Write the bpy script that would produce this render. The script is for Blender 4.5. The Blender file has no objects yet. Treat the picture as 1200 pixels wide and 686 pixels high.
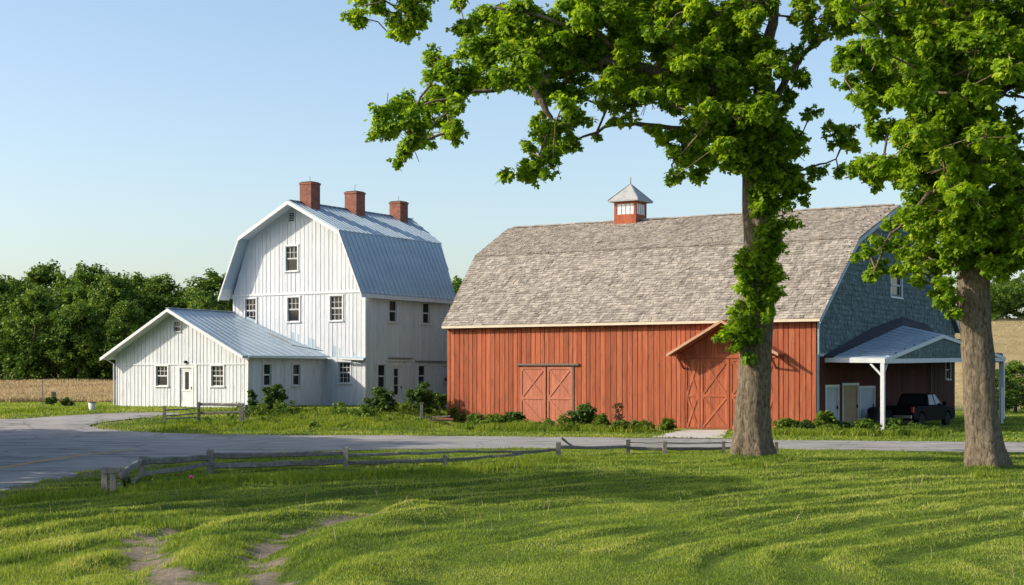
import bpy, math, random
import numpy as np
from mathutils import Vector, Matrix
from mathutils.geometry import delaunay_2d_cdt

# ------------------------------------------------------------------ camera, sky, sun, exposure
sc = bpy.context.scene
col = sc.collection
CAMH, FPX, HZ, CX = 2.5, 1755.0, 439.0, 600.0
cam_d = bpy.data.cameras.new("camera")
cam_d.sensor_width = 36.0
cam_d.lens = FPX / 1200.0 * 36.0
cam_d.shift_y = (HZ - 343.0) / 1200.0
cam_d.clip_start = 0.1
cam_d.clip_end = 5000
cam = bpy.data.objects.new("camera", cam_d)
col.objects.link(cam)
cam.location = (0, 0, CAMH)
cam.rotation_euler = (math.radians(90), 0, 0)
sc.camera = cam

SUN_EL = math.radians(29)
SUN_DX, SUN_DY = -1.0, -0.12           # horizontal direction towards the sun
_h = math.hypot(SUN_DX, SUN_DY)
sun_vec = Vector((SUN_DX / _h * math.cos(SUN_EL), SUN_DY / _h * math.cos(SUN_EL), math.sin(SUN_EL)))
w = bpy.data.worlds.new("World")
sc.world = w
w.use_nodes = True
nt = w.node_tree
nt.nodes.clear()
sky = nt.nodes.new("ShaderNodeTexSky")
sky.sky_type = 'NISHITA'
sky.sun_disc = False
sky.sun_elevation = SUN_EL
sky.sun_rotation = math.atan2(sun_vec.x, sun_vec.y)
sky.altitude = 100
sky.air_density = 1.0
sky.dust_density = 2.0
sky.ozone_density = 1.2
bg = nt.nodes.new("ShaderNodeBackground")
bg.inputs[1].default_value = 0.15
wo = nt.nodes.new("ShaderNodeOutputWorld")
nt.links.new(sky.outputs[0], bg.inputs[0])
nt.links.new(bg.outputs[0], wo.inputs[0])
sl = bpy.data.lights.new("sun", 'SUN')
sl.energy = 4.0
sl.angle = math.radians(0.5)
sl.color = (1.0, 0.88, 0.70)
so = bpy.data.objects.new("sun", sl)
col.objects.link(so)
so.rotation_euler = sun_vec.to_track_quat('Z', 'Y').to_euler()
so.location = (-60, -10, 60)
sc.view_settings.view_transform = 'Standard'
sc.view_settings.look = 'None'
sc.view_settings.exposure = 0.55
sc.view_settings.gamma = 1.0
sc.view_settings.use_curve_mapping = False
sc.cycles.use_denoising = True
sc.cycles.max_bounces = 6
sc.cycles.transmission_bounces = 4
sc.cycles.transparent_max_bounces = 8

rng = np.random.default_rng(7)
R = random.Random(11)

# ------------------------------------------------------------------ helpers
def tag(o, label=None, cat=None, group=None, kind=None):
    if label: o["label"] = label
    if cat: o["category"] = cat
    if group: o["group"] = group
    if kind: o["kind"] = kind
    return o

def empty(name, loc=(0, 0, 0), rz=0.0, parent=None):
    o = bpy.data.objects.new(name, None)
    col.objects.link(o)
    o.location = loc
    o.rotation_euler = (0, 0, rz)
    o.empty_display_size = 0.3
    if parent: o.parent = parent
    return o

def link(name, me, parent=None, mat=None):
    o = bpy.data.objects.new(name, me)
    col.objects.link(o)
    if parent: o.parent = parent
    if mat: me.materials.append(mat)
    return o

def mesh_np(name, V, loops, totals, rnd=None, smooth=False, extra=None):
    me = bpy.data.meshes.new(name)
    V = np.asarray(V, dtype=np.float32)
    loops = np.asarray(loops, dtype=np.int32).ravel()
    totals = np.asarray(totals, dtype=np.int32)
    starts = np.concatenate(([0], np.cumsum(totals)[:-1])).astype(np.int32)
    me.vertices.add(len(V)); me.vertices.foreach_set("co", V.ravel())
    me.loops.add(len(loops)); me.loops.foreach_set("vertex_index", loops)
    me.polygons.add(len(totals)); me.polygons.foreach_set("loop_start", starts)
    me.polygons.foreach_set("loop_total", totals)
    if smooth: me.polygons.foreach_set("use_smooth", np.ones(len(totals), dtype=bool))
    d = dict(extra or {})
    if rnd is not None: d["rnd"] = rnd
    for k, v in d.items():
        a = me.attributes.new(k, 'FLOAT', 'POINT')
        a.data.foreach_set("value", np.asarray(v, dtype=np.float32))
    me.update(calc_edges=True)
    me.validate()
    return me

class MB:
    def __init__(s): s.v = []; s.f = []; s.r = []
    def add(s, vs, fs, r=0.5):
        b = len(s.v)
        s.v += [tuple(p) for p in vs]
        s.r += [r] * len(vs)
        s.f += [tuple(i + b for i in f) for f in fs]
    def box(s, x0, x1, y0, y1, z0, z1, r=0.5):
        s.add([(x0,y0,z0),(x1,y0,z0),(x1,y1,z0),(x0,y1,z0),(x0,y0,z1),(x1,y0,z1),(x1,y1,z1),(x0,y1,z1)],
              [(0,3,2,1),(4,5,6,7),(0,1,5,4),(1,2,6,5),(2,3,7,6),(3,0,4,7)], r)
    def hexa(s, b, t, r=0.5):    # bottom 4, top 4 (same order, ccw from above)
        s.add(list(b) + list(t), [(0,3,2,1),(4,5,6,7),(0,1,5,4),(1,2,6,5),(2,3,7,6),(3,0,4,7)], r)
    def beam(s, a, b, w, h, r=0.5, up=(0, 0, 1)):
        a = Vector(a); b = Vector(b); d = (b - a).normalized(); u = Vector(up)
        sd = d.cross(u)
        if sd.length < 1e-4: sd = d.cross(Vector((1, 0, 0)))
        sd.normalize(); u = sd.cross(d).normalized()
        q = [(-w/2, -h/2), (w/2, -h/2), (w/2, h/2), (-w/2, h/2)]
        s.add([a + sd*x + u*y for x, y in q] + [b + sd*x + u*y for x, y in q],
              [(0,3,2,1),(4,5,6,7),(0,1,5,4),(1,2,6,5),(2,3,7,6),(3,0,4,7)], r)
    def tube(s, pts, rad, n=8, r=0.5, cap=True):
        pts = [Vector(p) for p in pts]
        if not hasattr(rad, '__len__'): rad = [rad] * len(pts)
        b = len(s.v); ref = None
        for i, p in enumerate(pts):
            d = (pts[min(i+1, len(pts)-1)] - pts[max(i-1, 0)]).normalized()
            if ref is None:
                ref = Vector((1, 0, 0)) if abs(d.x) < 0.8 else Vector((0, 1, 0))
            ref = (ref - d * ref.dot(d)).normalized(); o = d.cross(ref)
            for k in range(n):
                a = 2*math.pi*k/n
                s.v.append(tuple(p + (ref*math.cos(a) + o*math.sin(a))*rad[i])); s.r.append(r)
        for i in range(len(pts)-1):
            for k in range(n):
                k2 = (k+1) % n
                s.f.append((b+i*n+k, b+i*n+k2, b+(i+1)*n+k2, b+(i+1)*n+k))
        if cap:
            s.f.append(tuple(b+k for k in reversed(range(n))))
            s.f.append(tuple(b+(len(pts)-1)*n+k for k in range(n)))
    def lathe(s, prof, c=(0, 0, 0), axis='z', n=20, r=0.5):
        b = len(s.v)
        for (rr, h) in prof:
            for k in range(n):
                a = 2*math.pi*k/n
                if axis == 'z': p = (c[0]+rr*math.cos(a), c[1]+rr*math.sin(a), c[2]+h)
                elif axis == 'x': p = (c[0]+h, c[1]+rr*math.cos(a), c[2]+rr*math.sin(a))
                else: p = (c[0]+rr*math.cos(a), c[1]+h, c[2]+rr*math.sin(a))
                s.v.append(p); s.r.append(r)
        for i in range(len(prof)-1):
            for k in range(n):
                k2 = (k+1) % n
                s.f.append((b+i*n+k, b+i*n+k2, b+(i+1)*n+k2, b+(i+1)*n+k))
        s.f.append(tuple(b+k for k in reversed(range(n))))
        s.f.append(tuple(b+(len(prof)-1)*n+k for k in range(n)))
    def build(s, name, mat, parent=None, smooth=False, bevel=0):
        me = bpy.data.meshes.new(name)
        me.from_pydata(s.v, [], s.f)
        a = me.attributes.new("rnd", 'FLOAT', 'POINT')
        a.data.foreach_set("value", np.asarray(s.r, dtype=np.float32))
        import bmesh
        bm = bmesh.new(); bm.from_mesh(me); bmesh.ops.recalc_face_normals(bm, faces=bm.faces); bm.to_mesh(me); bm.free()
        if smooth: me.polygons.foreach_set("use_smooth", np.ones(len(me.polygons), dtype=bool))
        o = link(name, me, parent, mat)
        if bevel:
            m = o.modifiers.new("bevel", 'BEVEL'); m.width = bevel; m.segments = 2; m.limit_method = 'ANGLE'
        return o

# value noise, vectorised
def _hash(ix, iy, seed):
    h = (ix.astype(np.int64)*374761393 + iy.astype(np.int64)*668265263 + seed*1274126177) & 0xffffffff
    h = ((h ^ (h >> 13)) * 1274126177) & 0xffffffff
    return ((h ^ (h >> 16)) & 0xffff) / 65535.0
def vnoise(x, y, seed=0):
    x = np.asarray(x, float); y = np.asarray(y, float)
    ix = np.floor(x); iy = np.floor(y); fx = x-ix; fy = y-iy
    fx = fx*fx*(3-2*fx); fy = fy*fy*(3-2*fy)
    a = _hash(ix, iy, seed); b = _hash(ix+1, iy, seed); c = _hash(ix, iy+1, seed); d = _hash(ix+1, iy+1, seed)
    return (a*(1-fx)+b*fx)*(1-fy) + (c*(1-fx)+d*fx)*fy
def fbm(x, y, seed=0, o=3):
    t = 0; amp = 0.5; s = 0
    for i in range(o):
        t = t + amp*vnoise(np.asarray(x)*2**i, np.asarray(y)*2**i, seed+i*17); s += amp; amp *= 0.5
    return t/s
def ss(t):
    t = np.clip(t, 0, 1); return t*t*(3-2*t)

# ------------------------------------------------------------------ materials
def lin(c): return (c[0], c[1], c[2], 1)
def pmat(name, c1, c2=None, scale=4.0, rough=0.8, bump=0.0, bscale=30.0, stretch=(1, 1, 1), var=0.0,
         metal=0.0, c3=None, s3=1.0, t3=0.62, spec=0.3, coords='Object', trans=0.0, tcol=None, stretch3=None, w3=0.08):
    m = bpy.data.materials.new(name); m.use_nodes = True
    n = m.node_tree.nodes; l = m.node_tree.links
    b = n["Principled BSDF"]
    b.inputs["Roughness"].default_value = rough
    b.inputs["Metallic"].default_value = metal
    b.inputs["Specular IOR Level"].default_value = spec
    tc = n.new("ShaderNodeTexCoord"); mp = n.new("ShaderNodeMapping")
    mp.inputs["Scale"].default_value = stretch
    l.new(tc.outputs[coords], mp.inputs[0])
    cur = None
    if c2 is not None:
        nz = n.new("ShaderNodeTexNoise"); nz.inputs["Scale"].default_value = scale; nz.inputs["Detail"].default_value = 5
        nz.inputs["Roughness"].default_value = 0.65
        l.new(mp.outputs[0], nz.inputs["Vector"])
        cr = n.new("ShaderNodeValToRGB")
        cr.color_ramp.elements[0].position = 0.32; cr.color_ramp.elements[1].position = 0.68
        cr.color_ramp.elements[0].color = lin(c1); cr.color_ramp.elements[1].color = lin(c2)
        l.new(nz.outputs[0], cr.inputs[0]); cur = cr.outputs[0]
    else:
        rgb = n.new("ShaderNodeRGB"); rgb.outputs[0].default_value = lin(c1); cur = rgb.outputs[0]
    if c3 is not None:
        mp3 = n.new("ShaderNodeMapping"); mp3.inputs["Scale"].default_value = stretch3 or (1, 1, 1)
        l.new(tc.outputs[coords], mp3.inputs[0])
        nz = n.new("ShaderNodeTexNoise"); nz.inputs["Scale"].default_value = s3; nz.inputs["Detail"].default_value = 7
        nz.inputs["Roughness"].default_value = 0.7
        l.new(mp3.outputs[0], nz.inputs["Vector"])
        cr = n.new("ShaderNodeValToRGB")
        cr.color_ramp.elements[0].position = t3 - w3; cr.color_ramp.elements[1].position = t3 + w3
        cr.color_ramp.elements[0].color = (0, 0, 0, 1); cr.color_ramp.elements[1].color = (1, 1, 1, 1)
        l.new(nz.outputs[0], cr.inputs[0])
        mx = n.new("ShaderNodeMixRGB"); l.new(cr.outputs[0], mx.inputs[0]); l.new(cur, mx.inputs[1])
        mx.inputs[2].default_value = lin(c3); cur = mx.outputs[0]
    if var > 0:
        at = n.new("ShaderNodeAttribute"); at.attribute_name = "rnd"
        mr = n.new("ShaderNodeMapRange"); mr.inputs[3].default_value = 1-var; mr.inputs[4].default_value = 1+var
        l.new(at.outputs["Fac"], mr.inputs[0])
        mu = n.new("ShaderNodeVectorMath"); mu.operation = 'SCALE'
        l.new(cur, mu.inputs[0]); l.new(mr.outputs[0], mu.inputs["Scale"]); cur = mu.outputs[0]
    l.new(cur, b.inputs["Base Color"])
    if bump > 0:
        nb = n.new("ShaderNodeTexNoise"); nb.inputs["Scale"].default_value = bscale; nb.inputs["Detail"].default_value = 6
        l.new(mp.outputs[0], nb.inputs["Vector"])
        bp = n.new("ShaderNodeBump"); bp.inputs["Strength"].default_value = bump; bp.inputs["Distance"].default_value = 0.03
        l.new(nb.outputs[0], bp.inputs["Height"]); l.new(bp.outputs[0], b.inputs["Normal"])
    if trans > 0:
        tr = n.new("ShaderNodeBsdfTranslucent")
        if tcol is not None:
            mm = n.new("ShaderNodeMixRGB"); mm.blend_type = 'MULTIPLY'; mm.inputs[0].default_value = 1
            l.new(cur, mm.inputs[1]); mm.inputs[2].default_value = lin(tcol); l.new(mm.outputs[0], tr.inputs[0])
        else: l.new(cur, tr.inputs[0])
        ms = n.new("ShaderNodeMixShader"); ms.inputs[0].default_value = trans
        l.new(b.outputs[0], ms.inputs[1]); l.new(tr.outputs[0], ms.inputs[2])
        l.new(ms.outputs[0], n["Material Output"].inputs[0])
    return m

def ramp_mat(name, stops, rough=0.6, trans=0.35, tcol=(1.5, 1.5, 0.8), spec=0.25, patch=None):
    """leaf / blade colour from the per-leaf value rnd; large patches shift it"""
    m = bpy.data.materials.new(name); m.use_nodes = True
    n = m.node_tree.nodes; l = m.node_tree.links; b = n["Principled BSDF"]
    b.inputs["Roughness"].default_value = rough; b.inputs["Specular IOR Level"].default_value = spec
    at = n.new("ShaderNodeAttribute"); at.attribute_name = "rnd"
    cr = n.new("ShaderNodeValToRGB"); el = cr.color_ramp.elements
    while len(el) < len(stops): el.new(0.5)
    for e, (p, c) in zip(el, stops): e.position = p; e.color = lin(c)
    val = at.outputs["Fac"]
    if patch:
        ge = n.new("ShaderNodeTexCoord"); nz = n.new("ShaderNodeTexNoise"); nz.inputs["Scale"].default_value = patch[0]
        nz.inputs["Detail"].default_value = 3
        l.new(ge.outputs["Object"], nz.inputs["Vector"])
        ma = n.new("ShaderNodeMath"); ma.operation = 'MULTIPLY_ADD'; ma.inputs[1].default_value = patch[1]; ma.inputs[2].default_value = -patch[1]/2
        l.new(nz.outputs[0], ma.inputs[0])
        ad = n.new("ShaderNodeMath"); ad.operation = 'ADD'; ad.use_clamp = True
        l.new(val, ad.inputs[0]); l.new(ma.outputs[0], ad.inputs[1]); val = ad.outputs[0]
    l.new(val, cr.inputs[0]); l.new(cr.outputs[0], b.inputs["Base Color"])
    mm = n.new("ShaderNodeMixRGB"); mm.blend_type = 'MULTIPLY'; mm.inputs[0].default_value = 1
    l.new(cr.outputs[0], mm.inputs[1]); mm.inputs[2].default_value = lin(tcol)
    tr = n.new("ShaderNodeBsdfTranslucent"); l.new(mm.outputs[0], tr.inputs[0])
    ms = n.new("ShaderNodeMixShader"); ms.inputs[0].default_value = trans
    l.new(b.outputs[0], ms.inputs[1]); l.new(tr.outputs[0], ms.inputs[2]); l.new(ms.outputs[0], n["Material Output"].inputs[0])
    return m

M = {}
M['white_wall'] = pmat('white_wall', (.49,.52,.56), (.60,.63,.67), 1.6, .75, .25, 12, (4, 4, .6), var=.05,
                       c3=(.34,.335,.32), s3=1.3, t3=.66, stretch3=(3, 3, .5))
M['white_trim'] = pmat('white_trim', (.53,.55,.58), (.64,.66,.68), 3, .6, .1, 20, var=.05, c3=(.45,.43,.4), s3=3, t3=.7)
M['tin'] = pmat('tin', (.29,.38,.45), (.37,.46,.53), 1.1, .42, .06, 3, (1, .35, 1), metal=.0, spec=.35, var=.07,
                c3=(.24,.28,.30), s3=.8, t3=.66, stretch3=(3, .4, .4))
M['shake'] = pmat('shake', (.265,.235,.20), (.385,.345,.30), 3.0, .9, .5, 30, (6, 1, 1), var=.30, c3=(.17,.15,.125), s3=1.6, t3=.60, stretch3=(2, .35, .35))
M['green_shingle'] = pmat('green_shingle', (.07,.11,.115), (.115,.165,.165), 2.0, .85, .4, 25, (1, .5, 3), var=.18, c3=(.20,.26,.26), s3=2.2, t3=.60, stretch3=(1,.5,2.5))
M['red_board'] = pmat('red_board', (.30,.072,.032), (.42,.13,.062), 1.5, .85, .6, 14, (7, 7, .5), var=.26,
                      c3=(.17,.065,.042), s3=2.4, t3=.615, stretch3=(3, 3, .55))
M['red_gap'] = pmat('red_gap', (.05,.018,.012), rough=.95)
M['red_door'] = pmat('red_door', (.37,.12,.07), (.46,.175,.11), 1.5, .8, .4, 14, (6, 6, .6), var=.08, c3=(.32,.12,.08), s3=2, t3=.68)
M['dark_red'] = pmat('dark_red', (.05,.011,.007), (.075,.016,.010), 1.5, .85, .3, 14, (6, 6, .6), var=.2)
M['brick'] = None
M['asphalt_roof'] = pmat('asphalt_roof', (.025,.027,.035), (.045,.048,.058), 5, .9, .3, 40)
M['glass'] = pmat('glass', (.010,.013,.015), (.035,.04,.042), 2.2, .15, spec=.2)
M['glass_pale'] = pmat('glass_pale', (.75,.72,.66), (.85,.84,.80), 5, .3, stretch=(3, 3, .3))
M['asphalt'] = pmat('asphalt', (.25,.24,.225), (.34,.325,.305), .5, .9, .35, 60, c3=(.13,.125,.12), s3=.5, t3=.58, stretch3=(.6, 2.2, 1))
M['paint_yellow'] = pmat('paint_yellow', (.55,.33,.06), (.42,.27,.09), 3, .8)
M['concrete'] = pmat('concrete', (.42,.39,.34), (.52,.49,.43), 1.2, .9, .3, 30)
M['old_wood'] = pmat('old_wood', (.115,.10,.085), (.20,.18,.155), 5, .9, .6, 25, (6, 1, 6), var=.2)
M['grey_wood'] = pmat('grey_wood', (.12,.112,.10), (.26,.245,.22), 4, .9, .6, 25, (2, 2, 2), var=.25)
M['tan_wood'] = pmat('tan_wood', (.28,.20,.12), (.38,.28,.17), 3, .8, .2, 20)
M['black'] = pmat('black', (.012,.012,.013), rough=.7)
M['car_paint'] = pmat('car_paint', (.008,.009,.011), rough=.6, spec=.04)
M['car_glass'] = pmat('car_glass', (.02,.022,.026), rough=.12, spec=.5)
M['rubber'] = pmat('rubber', (.012,.012,.012), rough=.85)
M['chrome'] = pmat('chrome', (.5,.5,.52), rough=.3, metal=.9)
M['tail'] = pmat('tail', (.55,.03,.02), rough=.25, spec=.6)
M['blue_white'] = pmat('blue_white', (.30,.36,.42), (.40,.46,.52), 2, .6, .1, 10)
M['bark'] = None

def brick_mat():
    m = bpy.data.materials.new("brick"); m.use_nodes = True; n = m.node_tree.nodes; l = m.node_tree.links
    b = n["Principled BSDF"]; b.inputs["Roughness"].default_value = .9
    g = n.new("ShaderNodeNewGeometry"); tc = n.new("ShaderNodeTexCoord")
    sx = n.new("ShaderNodeSeparateXYZ"); l.new(tc.outputs["Object"], sx.inputs[0])
    ad = n.new("ShaderNodeMath"); l.new(sx.outputs[0], ad.inputs[0]); l.new(sx.outputs[1], ad.inputs[1])
    cb = n.new("ShaderNodeCombineXYZ"); l.new(ad.outputs[0], cb.inputs[0]); l.new(sx.outputs[2], cb.inputs[1])
    br = n.new("ShaderNodeTexBrick"); br.inputs["Scale"].default_value = 1.0
    br.inputs["Brick Width"].default_value = .21; br.inputs["Row Height"].default_value = .075; br.inputs["Mortar Size"].default_value = .009
    br.inputs["Color1"].default_value = (.27,.068,.035,1); br.inputs["Color2"].default_value = (.16,.042,.026,1)
    br.inputs["Mortar"].default_value = (.20,.15,.12,1)
    l.new(cb.outputs[0], br.inputs["Vector"])
    nz = n.new("ShaderNodeTexNoise"); nz.inputs["Scale"].default_value = 3; l.new(tc.outputs["Object"], nz.inputs["Vector"])
    mr = n.new("ShaderNodeMapRange"); mr.inputs[3].default_value = .55; mr.inputs[4].default_value = 1.5; l.new(nz.outputs[0], mr.inputs[0])
    sc_ = n.new("ShaderNodeVectorMath"); sc_.operation = 'SCALE'; l.new(br.outputs[0], sc_.inputs[0]); l.new(mr.outputs[0], sc_.inputs["Scale"])
    l.new(sc_.outputs[0], b.inputs["Base Color"])
    bp = n.new("ShaderNodeBump"); bp.inputs["Strength"].default_value = .6; bp.inputs["Distance"].default_value = .01; bp.invert = True
    l.new(br.outputs["Fac"], bp.inputs["Height"]); l.new(bp.outputs[0], b.inputs["Normal"])
    return m
M['brick'] = brick_mat()

def bark_mat(name, c1, c2, c3):
    m = bpy.data.materials.new(name); m.use_nodes = True; n = m.node_tree.nodes; l = m.node_tree.links
    b = n["Principled BSDF"]; b.inputs["Roughness"].default_value = .95; b.inputs["Specular IOR Level"].default_value = .15
    tc = n.new("ShaderNodeTexCoord"); mp = n.new("ShaderNodeMapping"); mp.inputs["Scale"].default_value = (1, 1, .28)
    l.new(tc.outputs["Object"], mp.inputs[0])
    nz0 = n.new("ShaderNodeTexNoise"); nz0.inputs["Scale"].default_value = 2.5; nz0.inputs["Detail"].default_value = 3
    l.new(tc.outputs["Object"], nz0.inputs["Vector"])
    mx0 = n.new("ShaderNodeMixRGB"); mx0.inputs[0].default_value = .12; l.new(mp.outputs[0], mx0.inputs[1]); l.new(nz0.outputs["Color"], mx0.inputs[2])
    vo = n.new("ShaderNodeTexNoise"); vo.inputs["Scale"].default_value = 21; vo.inputs["Detail"].default_value = 8; vo.inputs["Roughness"].default_value = .7
    l.new(mx0.outputs[0], vo.inputs["Vector"])
    cr = n.new("ShaderNodeValToRGB"); e = cr.color_ramp.elements; e.new(.5)
    e[0].position = .34; e[0].color = lin(c1); e[1].position = .50; e[1].color = lin(c2); e[2].position = .66; e[2].color = lin(c3)
    l.new(vo.outputs[0], cr.inputs[0])
    mr = n.new("ShaderNodeMapRange"); mr.inputs[3].default_value = .75; mr.inputs[4].default_value = 1.25; l.new(nz0.outputs[0], mr.inputs[0])
    sc_ = n.new("ShaderNodeVectorMath"); sc_.operation = 'SCALE'; l.new(cr.outputs[0], sc_.inputs[0]); l.new(mr.outputs[0], sc_.inputs["Scale"])
    l.new(sc_.outputs[0], b.inputs["Base Color"])
    bp = n.new("ShaderNodeBump"); bp.inputs["Strength"].default_value = .9; bp.inputs["Distance"].default_value = .05
    l.new(vo.outputs[0], bp.inputs["Height"]); l.new(bp.outputs[0], b.inputs["Normal"])
    return m
M['bark'] = bark_mat('bark', (.05,.04,.029), (.16,.128,.09), (.27,.22,.16))

M['maple_leaf'] = ramp_mat('maple_leaf', [(0, (.075,.16,.010)), (.4, (.18,.31,.014)), (.8, (.30,.44,.024)), (1, (.43,.52,.045))], trans=.54, tcol=(1.5,1.45,.5))
M['far_leaf'] = ramp_mat('far_leaf', [(0, (.025,.07,.010)), (.5, (.09,.17,.018)), (1, (.24,.31,.035))], trans=.3, patch=(.22, .7))
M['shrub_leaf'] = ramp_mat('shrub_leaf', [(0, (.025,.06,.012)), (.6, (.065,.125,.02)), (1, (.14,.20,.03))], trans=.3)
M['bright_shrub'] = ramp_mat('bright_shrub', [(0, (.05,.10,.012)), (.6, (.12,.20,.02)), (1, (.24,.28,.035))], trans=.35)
M['brown_weed'] = ramp_mat('brown_weed', [(0, (.06,.03,.015)), (.5, (.14,.06,.03)), (1, (.12,.13,.04))], trans=.2)
M['grass'] = ramp_mat('grass', [(0, (.05,.095,.016)), (.4, (.155,.235,.030)), (.75, (.33,.385,.065)), (1, (.48,.46,.16))], trans=.4, tcol=(1.5,1.45,.7), patch=(.16, .35))
M['tall_grass'] = ramp_mat('tall_grass', [(0, (.07,.13,.012)), (.5, (.16,.24,.02)), (.85, (.27,.32,.035)), (1, (.38,.35,.09))], trans=.4, tcol=(1.5,1.45,.7))
M['dry_grass'] = ramp_mat('dry_grass', [(0, (.28,.21,.11)), (.5, (.46,.36,.20)), (.9, (.60,.49,.29)), (1, (.20,.24,.07))], trans=.3, tcol=(1.2,1.1,.9))

# ------------------------------------------------------------------ the lie of the land
E = Vector((.854, -.520)).normalized(); N_ = Vector((.520, .854)).normalized()
BARN = (13.2, 64.9); HOUSE = (-8.1, 82.6); HZ0 = .74
RZ = math.atan2(E.y, E.x)
def tree_pt(px, py, Y): return ((px-CX)/FPX*Y, Y, CAMH+(HZ-py)*Y/FPX)
T1 = (282.0/FPX*43.4, 43.4); T2 = (555.0/FPX*38.5, 38.5)
TR1 = [(-5.55,24.6),(-5.75,23.2),(-5.35,21.5),(-4.8,19.6),(-3.9,17.6),(-3.2,14.5)]
TR2 = [(-2.5,27.2),(-3.1,25.6),(-3.55,23.8),(-3.65,21.8),(-3.4,19.9),(-2.85,17.8),(-2.2,14.5)]
def seg_dist(X, Y, pts):
    d = np.full(np.shape(X), 1e9)
    for (x0, y0), (x1, y1) in zip(pts[:-1], pts[1:]):
        vx, vy = x1-x0, y1-y0
        t = np.clip(((X-x0)*vx+(Y-y0)*vy)/(vx*vx+vy*vy), 0, 1)
        d = np.minimum(d, np.hypot(X-(x0+t*vx), Y-(y0+t*vy)))
    return d
def H0(X, Y):
    X = np.asarray(X, float); Y = np.asarray(Y, float)
    left = ss((-2.2-X)/3.0)
    z = HZ0*ss((Y-60)/16)*left
    z = z + 1.1*ss((Y-92)/60)*ss((0-X)/20+.2)
    z = z + 9.2*ss((Y-100)/80)*ss((X-22)/22)
    z = z + 6*ss((Y-220)/400)
    return z
def streak(X, Y):
    r = np.hypot(X-13, Y-17); th = np.arctan2(Y-17, X-13)
    return r, th*20
ROWS = [(8.6,18.5),(13,23.5),(28,33)]
def rows(X, Y):
    d = seg_dist(X, Y, ROWS)+(fbm(X/5, Y/5, 62)-.5)*1.6+(fbm(X/.7, Y/.7, 67)-.5)*.35
    amp = ss((Y-16)/3)*ss((46-Y)/6)*(.15+.85*ss((fbm(X/2.6, Y/2.6, 63)-.30)*3.6))
    return (np.sin(d*2*math.pi/1.25)+.45*np.sin(d*2*math.pi/.52+1))*amp
def bumps(X, Y):
    r, s = streak(X, Y)
    near = ss((50-Y)/6)
    a = vnoise(r/.55 + vnoise(X/3, Y/3, 5)*2, s/3.2, 21)-.5
    b = vnoise(r/1.5, s/6, 33)-.5
    c = fbm(X/4, Y/4, 9)-.5
    z = near*(a*.06 + b*.06 + c*.12) + .038*rows(X, Y)
    # banks along the wheel tracks
    d1 = seg_dist(X, Y, TR1); d2 = seg_dist(X, Y, TR2)
    z = z - .09*np.exp(-(d1/.45)**2) - .08*np.exp(-(d2/.35)**2) + .10*np.exp(-((d2-1.0)/.45)**2)*near
    for t in (T1, T2):
        z = z + .22*np.exp(-(((X-t[0])**2+(Y-t[1])**2)/1.6))
    z = z + (1-near)*(fbm(X/5, Y/5, 9)-.5)*.10*ss((Y-40)/20)*(1-.0*X)
    return z
def H(X, Y): return H0(X, Y) + bumps(X, Y)
def ground_at(px, py):
    """walk along the view ray until it meets the land"""
    k = (px-CX)/FPX; s = (py-HZ)/FPX
    Ys = np.linspace(12, 220, 6000)
    z = CAMH - s*Ys
    h = H0(k*Ys, Ys)
    i = np.argmax(h >= z)
    return (float(k*Ys[i]), float(Ys[i]), float(h[i]))
G = ground_at
def gz(x, y): return float(H(np.array([x]), np.array([y]))[0])

near_edge = [G(*p)[:2] for p in [(1200,531),(1050,529),(900,527),(780,526),(650,525.5),(560,526.5),(400,528),(330,531),(246,537),(166,548),(100,556),(40,568),(0,578)]]
far_edge = [G(*p)[:2] for p in [(104,500),(120,504),(200,508.5),(300,510.5),(500,511),(700,513),(900,516),(1050,517.5),(1200,519)]]
side_up = [G(*p)[:2] for p in [(0,493.5),(60,488.5),(133,484.6),(170,483.2)]]
side_low = [G(*p)[:2] for p in [(215,485.0),(200,487.5),(150,491.5),(112,496.5)]]
road_poly = ([(48, 44.5)] + near_edge + [(-11.8, 22), (-12.3, 5), (-12.5, -25), (-25, -25), (-26, 20), (-27, 45), (-34, 62), (-50, 70), (-50, 78), (-34, 76)]
             + side_up + side_low + far_edge + [(48, 51.5)])
apron_poly = [G(*p)[:2] for p in [(762,513.6),(786,507.5),(803,504.6),(853,504.6),(846,514.8)]]
def densify(poly, step):
    out = []
    for (x0, y0), (x1, y1) in zip(poly, poly[1:]+poly[:1]):
        n = max(1, int(math.hypot(x1-x0, y1-y0)/step))
        for i in range(n): out.append((x0+(x1-x0)*i/n, y0+(y1-y0)*i/n))
    return out
def chaikin(poly):
    out = []
    for (x0, y0), (x1, y1) in zip(poly, poly[1:]+poly[:1]):
        out += [(x0*.75+x1*.25, y0*.75+y1*.25), (x0*.25+x1*.75, y0*.25+y1*.75)]
    return out
road_poly = chaikin(chaikin(road_poly))
road_poly = densify(road_poly, .6)
_rp = np.array(road_poly)
_wob = fbm(_rp[:, 0]/.9, _rp[:, 1]/.9, 71)-.5
road_poly = [(x+wb*.35, y+wb*.35) for (x, y), wb in zip(road_poly, _wob)]
def inside(X, Y, poly):
    X = np.asarray(X); Y = np.asarray(Y); c = np.zeros(X.shape, bool)
    xs = [p[0] for p in poly]; ys = [p[1] for p in poly]
    bb = (X > min(xs)) & (X < max(xs)) & (Y > min(ys)) & (Y < max(ys))
    xb = X[bb]; yb = Y[bb]; cb = np.zeros(xb.shape, bool)
    for (x0, y0), (x1, y1) in zip(poly, poly[1:]+poly[:1]):
        if y0 == y1: continue
        m = ((y0 > yb) != (y1 > yb)) & (xb < (x1-x0)*(yb-y0)/(y1-y0)+x0)
        cb ^= m
    c[bb] = cb
    return c
def loc2w(o, x, y): return (o[0]+E.x*x+N_.x*y, o[1]+E.y*x+N_.y*y)
barn_foot = [loc2w(BARN, *p) for p in [(0,0),(0,22.3),(-25.2,22.3),(-19.2,0)]]
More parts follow.
